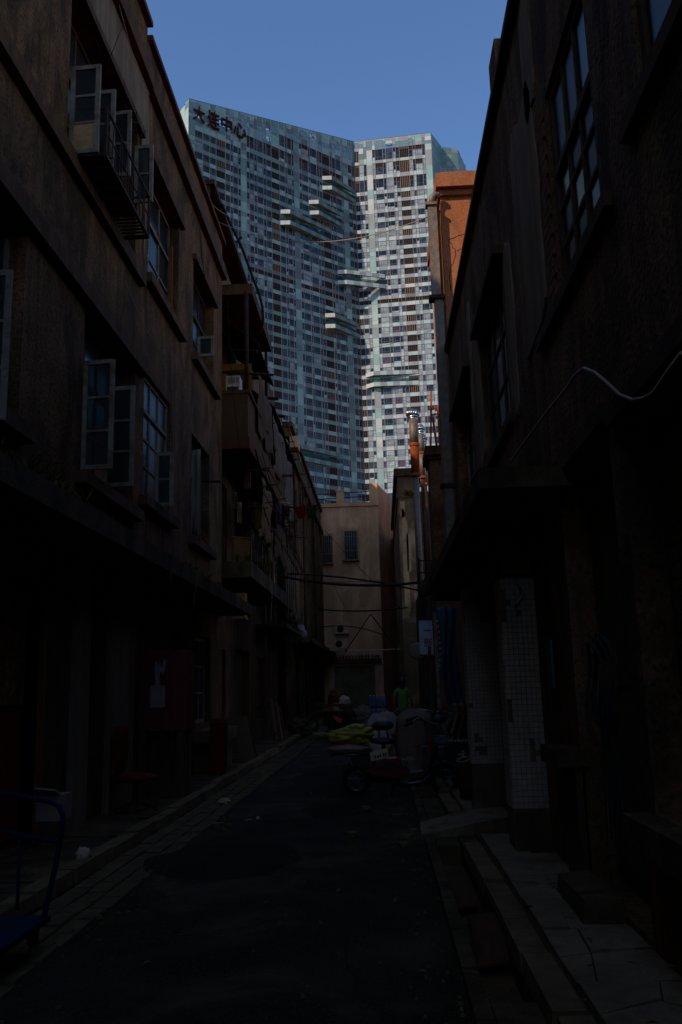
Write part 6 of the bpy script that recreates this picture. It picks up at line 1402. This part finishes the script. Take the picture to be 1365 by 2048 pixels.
mb = MB(); mb.sheet(lambda u, v: (-3.56 + .10 * math.sin(u * 2.2) + .03 * u * 5 * .2 + .16 * (1 - u) ** 2 * .4, 11.32 + .42 * v, .55 + .60 * u - (.05 if v in (0, 1) else 0) * u + .02 * math.sin(v * 3.14)), 10, 8, thick=-.07); mb.build('backrest', CH, t)
mb = MB(); mb.blob((-3.2, 11.52, .52), (.29, .25, .06), 51, .06, nu=24, nv=10); mb.build('seat', CH, t)
mb = MB(); mb.tube([(-3.2, 11.52, .2), (-3.2, 11.52, .48)], .03, 8); mb.build('column', IRON, t)
for k in range(5):
    a_ = k * 1.2566; e = Vector((-3.2 + .26 * math.cos(a_), 11.52 + .26 * math.sin(a_), .13)); l = MB().bar((-3.2, 11.52, .22), e + Vector((0, 0, .02)), .035).build('leg', IRON, t); MB().lathe([(.025, -.012), (.025, .012)], e, 10, 'x').build('caster', RUBBER, l)
mb = MB(); mb.bar((-3.52, 11.52, .48), (-3.2, 11.52, .46), .05, .02); mb.bar((-3.52, 11.52, .48), (-3.55, 11.52, .8), .05, .02); mb.build('back_bar', IRON, t)
t = thing('red_bin', (-3.0, 16.4, .08), 'tall dark red bin with a lid against the left shop counter', 'bin')
mb = MB(); mb.hexa([(-3.14, 16.2, .12), (-2.9, 16.2, .12), (-2.9, 16.5, .12), (-3.14, 16.5, .12)], [(-3.16, 16.18, 1.0), (-2.88, 16.18, 1.0), (-2.88, 16.52, 1.0), (-3.16, 16.52, 1.0)]); mb.build('body', CH, t)
mb = MB(); mb.hexa([(-3.18, 16.16, 1.0), (-2.86, 16.16, 1.0), (-2.86, 16.54, 1.0), (-3.18, 16.54, 1.0)], [(-3.14, 16.2, 1.08), (-2.9, 16.2, 1.08), (-2.9, 16.5, 1.08), (-3.14, 16.5, 1.08)]); mb.build('lid', CH, t)
for y in (16.25, 16.45): MB().lathe([(.05, -.02), (.05, .02)], (-2.95, y, .13), 10, 'x').build('wheel', RUBBER, t)
for k in range(2):
    mb = MB(); y = 19.4 + k * .5; mb.hexa([(-3.2, y, .09), (-2.8, y, .09), (-2.8, y + .03, .09), (-3.2, y + .03, .09)], [(-3.4, y + .15, 1.0 - .15 * k), (-3.0, y + .15, 1.0 - .15 * k), (-3.0, y + .18, 1.0 - .15 * k), (-3.4, y + .18, 1.0 - .15 * k)])
    tag(mb.build('leaning_board', flat('grey_board', (.13, .13, .15), .9) if k == 0 else WOODB), ('grey sheet leaning past the shop counter', 'brown sheet leaning behind the grey one')[k], 'board')
# blue platform trolley
BLU = mat('trolley_blue', (.004, .018, .15), (.003, .012, .09), rough=.75, scale=5)
t = thing('platform_trolley', (-2.55, 5.9, 0), 'blue tubular platform trolley at the left kerb', 'trolley')
Yt = 5.85; H1 = [pv(x, y, Yt) for x, y in ((-60, 1576), (0, 1586), (60, 1596), (100, 1603), (118, 1612), (127, 1632), (124, 1660), (112, 1730), (96, 1800), (88, 1840))]
MB().tube(H1, .017, 10).build('handle', BLU, t)
MB().tube([pv(-60, 1650, Yt), pv(0, 1662, Yt), pv(60, 1674, Yt), pv(116, 1686, Yt)], .013, 8).build('crossbar', BLU, t)
MB().tube([pv(40, 1672, Yt), pv(35, 1820, Yt)], .012, 8).build('upright', BLU, t)
q = pv(92, 1838, Yt); mb = MB(); mb.box(q.x - .62, q.x + .02, Yt - .78, Yt + .03, q.z - .02, q.z + .015); mb.box(q.x - .63, q.x + .03, Yt - .79, Yt - .76, q.z - .04, q.z + .02); mb.build('deck', BLU, t)
for dx in (-.55, -.06):
    for dy in (-.68, -.05):
        c = MB().lathe([(.055, -.018), (.06, 0), (.055, .018)], (q.x + dx, Yt + dy, max(.075, q.z - .09)), 14, 'x').build('caster', RUBBER, t); MB().box(q.x + dx - .03, q.x + dx + .03, Yt + dy - .02, Yt + dy + .02, q.z - .07, q.z - .02).build('fork', IRON, c)
crate(74, 1592, 122, 1642, 8.75, .3, PAP, 'paper_carton', 'white carton with papers sticking out beside the red door', 'carton', .02)
mb = MB(); p = onz(167, 1722, .1); mb.blob(p + Vector((0, 0, .05)), (.06, .05, .07), 61, .5, 2.6, 18, 12, .095); tag(mb.build('crumpled_tissue', flat('tissue_white', (.6, .62, .8), .9)), 'crumpled white tissue on the left pavement near the kerb', 'litter')
for k, (px, py, lab) in enumerate(((516, 1638, 'tiny white scrap on the asphalt'), (490, 1640, 'thin white straw on the asphalt'))):
    p = onz(px, py, .02); mb = MB(); mb.hexa([p + Vector(v) for v in ((-.02, -.02, 0), (.025, -.015, 0), (.02, .03, 0), (-.025, .02, 0))], [p + Vector(v) for v in ((-.015, -.02, .02), (.02, -.01, .04), (.02, .025, .012), (-.02, .02, .03))]) if k == 0 else mb.tube([p, p + Vector((.09, .02, .004))], .004, 5)
    tag(mb.build('litter_scrap', flat('tissue_white', (.6, .62, .8), .9)), lab, 'litter')
# planks dropped into the open drain
for k, (y0, y1, x0, lab) in enumerate(((7.2, 8.4, .5, 'warped brown plank in the open drain, the farther one'), (5.8, 7.0, .52, 'warped brown plank in the open drain, the nearer one'))):
    mb = MB(); mb.sheet(lambda u, v: (x0 + .2 * v + .05 * u * (1 if k else -1), y0 + (y1 - y0) * u, -.10 + .06 * math.sin(u * 3.1) + .03 * v), 10, 3, thick=.02); tag(mb.build('drain_plank', mat('plank_rust', (.085, .055, .045), (.05, .034, .028), rough=.95, scale=4, aniso=(8, 1, 1))), lab, 'plank', 'planks in the open drain')
mb = MB(); mb.sheet(lambda u, v: (1.33 + .05 * math.sin(v * 4), 8.42 - .03 * math.sin(u * 9) - .06 * v * (1 - v), 2.5 - .2 * v + .12 * u - .1 * u * u), 8, 8, thick=.004)
tag(mb.build('white_rag', flat('tissue_white', (.6, .62, .8), .9)), 'small white rag caught on the tiled pillar top', 'rag')
mb = MB(); FR.box(mb, 7.75, 7.95, 1.55, 1.95, .01, .03); FR.box(mb, 7.74, 7.96, 1.54, 1.55, .008, .035); tag(mb.build('notice_plate', mat('plate_teal', (.02, .16, .3), (.015, .1, .2), rough=.5)), 'small teal notice plate on the wall beside the tiled pillar', 'plate')

# ------------------------------------------------------------------ person seen from behind
pe = thing('person', (.56, 25.2, 0), 'person in a pale green shirt seen from behind near the tricycle', 'person')
SKIN = mat('skin', (.30, .17, .17), (.26, .14, .14), rough=.6); SHIRT = mat('shirt_green', (.13, .30, .16), (.09, .22, .11), rough=.9, scale=6); TRO = mat('trousers_dark', (.05, .055, .09), rough=.9); HAIR = mat('hair_black', (.014, .013, .016), rough=.55)
def skin_obj(name, verts, edges, radii, m_, parent, sub=2):
    me = bpy.data.meshes.new(name); me.from_pydata(verts, edges, []); me.materials.append(m_); o = link(name, me, parent)
    o.modifiers.new('skin', 'SKIN').use_smooth_shade = True
    sv = me.skin_vertices[0].data if me.skin_vertices else None
    if sv is None:
        import bmesh
        bm = bmesh.new(); bm.from_mesh(me); bm.verts.layers.skin.verify(); bm.to_mesh(me); bm.free(); sv = me.skin_vertices[0].data
    for i, r in enumerate(radii): sv[i].radius = r if isinstance(r, tuple) else (r, r); sv[i].use_root = (i == 0)
    ss = o.modifiers.new('sub', 'SUBSURF'); ss.levels = sub; ss.render_levels = sub
    return o
bv = [(0, 0, .92), (0, -.01, 1.1), (0, -.02, 1.3), (0, 0, 1.45), (0, .0, 1.53), (0, .02, 1.62), (0, .02, 1.72),
      (.09, 0, .86), (.10, .01, .48), (.10, -.02, .08), (.10, .12, .04), (-.09, 0, .86), (-.10, .03, .48), (-.10, .0, .08), (-.10, .14, .04),
      (.19, 0, 1.41), (.25, .0, 1.14), (.25, .1, .90), (.25, .14, .82), (-.19, 0, 1.41), (-.25, .0, 1.14), (-.25, .1, .90), (-.25, .14, .82)]
be = [(0, 1), (1, 2), (2, 3), (3, 4), (4, 5), (5, 6), (0, 7), (7, 8), (8, 9), (9, 10), (0, 11), (11, 12), (12, 13), (13, 14), (3, 15), (15, 16), (16, 17), (17, 18), (3, 19), (19, 20), (20, 21), (21, 22)]
br = [(.14, .1), (.125, .09), (.15, .1), (.11, .085), .055, (.075, .09), (.07, .08), .085, .055, .04, .03, .085, .055, .04, .03, .058, .042, .03, .035, .058, .042, .03, .035]
body = skin_obj('body', bv, be, br, SKIN, pe)
for s_ in (1, -1):                           # fingers
    for k in range(5):
        bx, by, bz = s_ * (.25 - (.0 if k else .02)), .135 + .012 * (k - 2), .81
        L = (.05, .075, .085, .078, .06)[k]
        mb = MB(); mb.tube([(bx, by, bz), (bx + s_ * .004, by + .008, bz - L * .5), (bx - s_ * .006, by + .02, bz - L)], [.009, .0085, .007], 6); o = mb.build('finger', SKIN); o.parent = body
sv_ = [(0, 0, .86), (0, -.01, 1.1), (0, -.02, 1.3), (0, 0, 1.44), (.19, 0, 1.41), (.24, .0, 1.22), (-.19, 0, 1.41), (-.24, .0, 1.22)]
skin_obj('shirt', sv_, [(0, 1), (1, 2), (2, 3), (3, 4), (4, 5), (3, 6), (6, 7)], [(.175, .13), (.155, .115), (.175, .125), (.12, .1), .08, .068, .08, .068], SHIRT, pe)
tv = [(0, 0, .93), (.09, 0, .84), (.10, .01, .48), (.10, -.015, .1), (-.09, 0, .84), (-.10, .03, .48), (-.10, .005, .1)]
skin_obj('trousers', tv, [(0, 1), (1, 2), (2, 3), (0, 4), (4, 5), (5, 6)], [(.15, .12), .105, .075, .06, .105, .075, .06], TRO, pe)
for s_ in (1, -1): MB().blob((.1 * s_, .05 + (.02 if s_ < 0 else 0), .045), (.05, .14, .045), 3, .05, nu=16, nv=8).build('shoe', RUBBER).parent = pe
mb = MB(); mb.blob((0, .0, 1.69), (.092, .105, .11), 4, .08, nu=20, nv=14); mb.blob((0, -.055, 1.56), (.07, .045, .14), 6, .12, nu=16, nv=12); h = mb.build('hair', HAIR); h.parent = pe
for s_ in (1, -1): e = MB().blob((.085 * s_, .03, 1.645), (.012, .022, .032), 2, .03, nu=10, nv=8).build('ear', SKIN); e.parent = pe
f = MB().blob((0, .105, 1.635), (.014, .02, .025), 2, .03, nu=10, nv=8).build('nose', SKIN); f.parent = pe

# ------------------------------------------------------------------ more junk in the middle distance
rr = random.Random(77)
junk = [((.75, 16.6, .5), (.26, .3, .42), 81, 'dark bulging bag stacked against the tarpaulin', MATS['sack_dark']), ((.35, 14.7, .2), (.22, .2, .2), 83, 'dusty grey bag under the black scooter', MATS['rag_grey']), ((.5, 20.8, .5), (.4, .4, .5), 85, 'tall dark heap beside the tricycle', MATS['sack_dark']), ((-.35, 17.2, .3), (.25, .25, .28), 87, 'dull violet bag beside the grey scooter', mat('bag_violet', (.12, .11, .2), (.08, .07, .13), rough=.7)), ((-2.75, 29.4, .3), (.3, .4, .28), 89, 'dark heap of bags behind the handcart wheel', MATS['sack_dark']), ((-1.5, 32.2, .35), (.4, .4, .36), 91, 'brown heap of scrap cloth beyond the handcart', MATS['scrap_brown']), ((-.6, 33.5, .4), (.5, .4, .42), 93, 'grey covered heap standing before the gate', MATS['rag_grey'])]
for c_, r_, sd, lab, m_ in junk:
    mb = MB(); mb.blob(c_, r_, sd, .5, 2.2, 34, 24, .02); tag(mb.build('bag_heap', m_), lab, 'bags')
for k, (x, y, w, h, a_, lab) in enumerate(((-.9, 31.5, 1.2, .05, .1, 'plank laid across the rubbish beyond the handcart'), (-2.6, 28.6, 1.0, .04, .6, 'slanting stick poking out of the rag heap'), (.3, 15.6, .9, .04, .5, 'pale stick slanting out of the covered cart'))):
    tag(MB().bar((x, y, .35 + .3 * a_), (x + w, y + .2, .55 + a_ * .9), h).build('loose_stick', WOODF if k == 2 else WOODB), lab, 'stick')
# leaves and paper litter on the road edges
LIT = [('dry_leaf', STRAW), ('paper_scrap', PAP)]
mb = MB()
for k in range(240):
    x = rr.choice([rr.gauss(-2.2, .2), rr.gauss(.2, .2), rr.uniform(-2, .3), rr.gauss(1.2, .2)]); y = 4 + 24 * rr.random() ** 1.4; z = .03 if x < .38 else .1
    if .38 < x < .9: continue
    a = rr.uniform(0, 6.28); s_ = rr.uniform(.012, .035); c, sn = math.cos(a) * s_, math.sin(a) * s_
    mb.add([(x - c, y - sn, z), (x + sn * .5, y - c * .5, z + s_ * .3), (x + c, y + sn, z + .002), (x - sn * .5, y + c * .5, z + s_ * .5)], [(0, 1, 2, 3)])
tag(mb.build('leaf_litter', STRAW), 'dry leaves and scraps strewn over the alley floor', 'litter', kind='stuff')
# cracks in the asphalt
def road_crack(pts, w):
    mb = MB(); P = []
    for i in range(len(pts) - 1):
        for q in range(8):
            t_ = q / 8; x = pts[i][0] + (pts[i + 1][0] - pts[i][0]) * t_ + rr.uniform(-.03, .03); y = pts[i][1] + (pts[i + 1][1] - pts[i][1]) * t_ + rr.uniform(-.03, .03); P.append((x, y))
    for i in range(len(P) - 1):
        (x0, y0), (x1, y1) = P[i], P[i + 1]; d = math.hypot(x1 - x0, y1 - y0) or 1; nx, ny = -(y1 - y0) / d * w * rr.uniform(.3, 1), (x1 - x0) / d * w * rr.uniform(.3, 1)
        zf = lambda x, y: 0.012 * noise.noise(Vector((x * 0.9, y * 0.5, 0))) + 0.006 * noise.noise(Vector((x * 3, y * 3, 4))) + .004
        mb.quad((x0 - nx, y0 - ny, zf(x0, y0)), (x1 - nx, y1 - ny, zf(x1, y1)), (x1 + nx, y1 + ny, zf(x1, y1)), (x0 + nx, y0 + ny, zf(x0, y0)))
    return struct('road_crack', mb, RUBBER)
road_crack([(-2.0, 9.6), (-1.2, 9.75), (-.3, 9.6), (.34, 9.72)], .018); road_crack([(-.2, 5.0), (-.35, 6.8), (-.1, 8.4), (-.3, 9.6)], .012); road_crack([(-2.0, 7.1), (-1.5, 6.6), (-1.3, 5.2)], .01); road_crack([(-.3, 9.6), (-.6, 11.5), (-.4, 13.0)], .012)
for k in range(14):
    x, y = rr.choice([rr.uniform(.0, .36), rr.uniform(-2.1, -1.8), rr.uniform(-.4, .36)]), rr.uniform(8.8, 12.5); r_ = rr.uniform(.03, .09); n = 7
    pl = [(x + r_ * rr.uniform(.6, 1.1) * math.cos(6.283 * i / n), y + r_ * rr.uniform(.6, 1.1) * math.sin(6.283 * i / n)) for i in range(n)]
    mb = MB(); mb.prism(pl, .005, .02 + r_ * .3); tag(mb.build('broken_chunk', CONC if k % 2 else KERB), 'broken chunk of concrete lying on the road near the ramp slab', 'rubble', 'concrete chunks near the ramp slab')
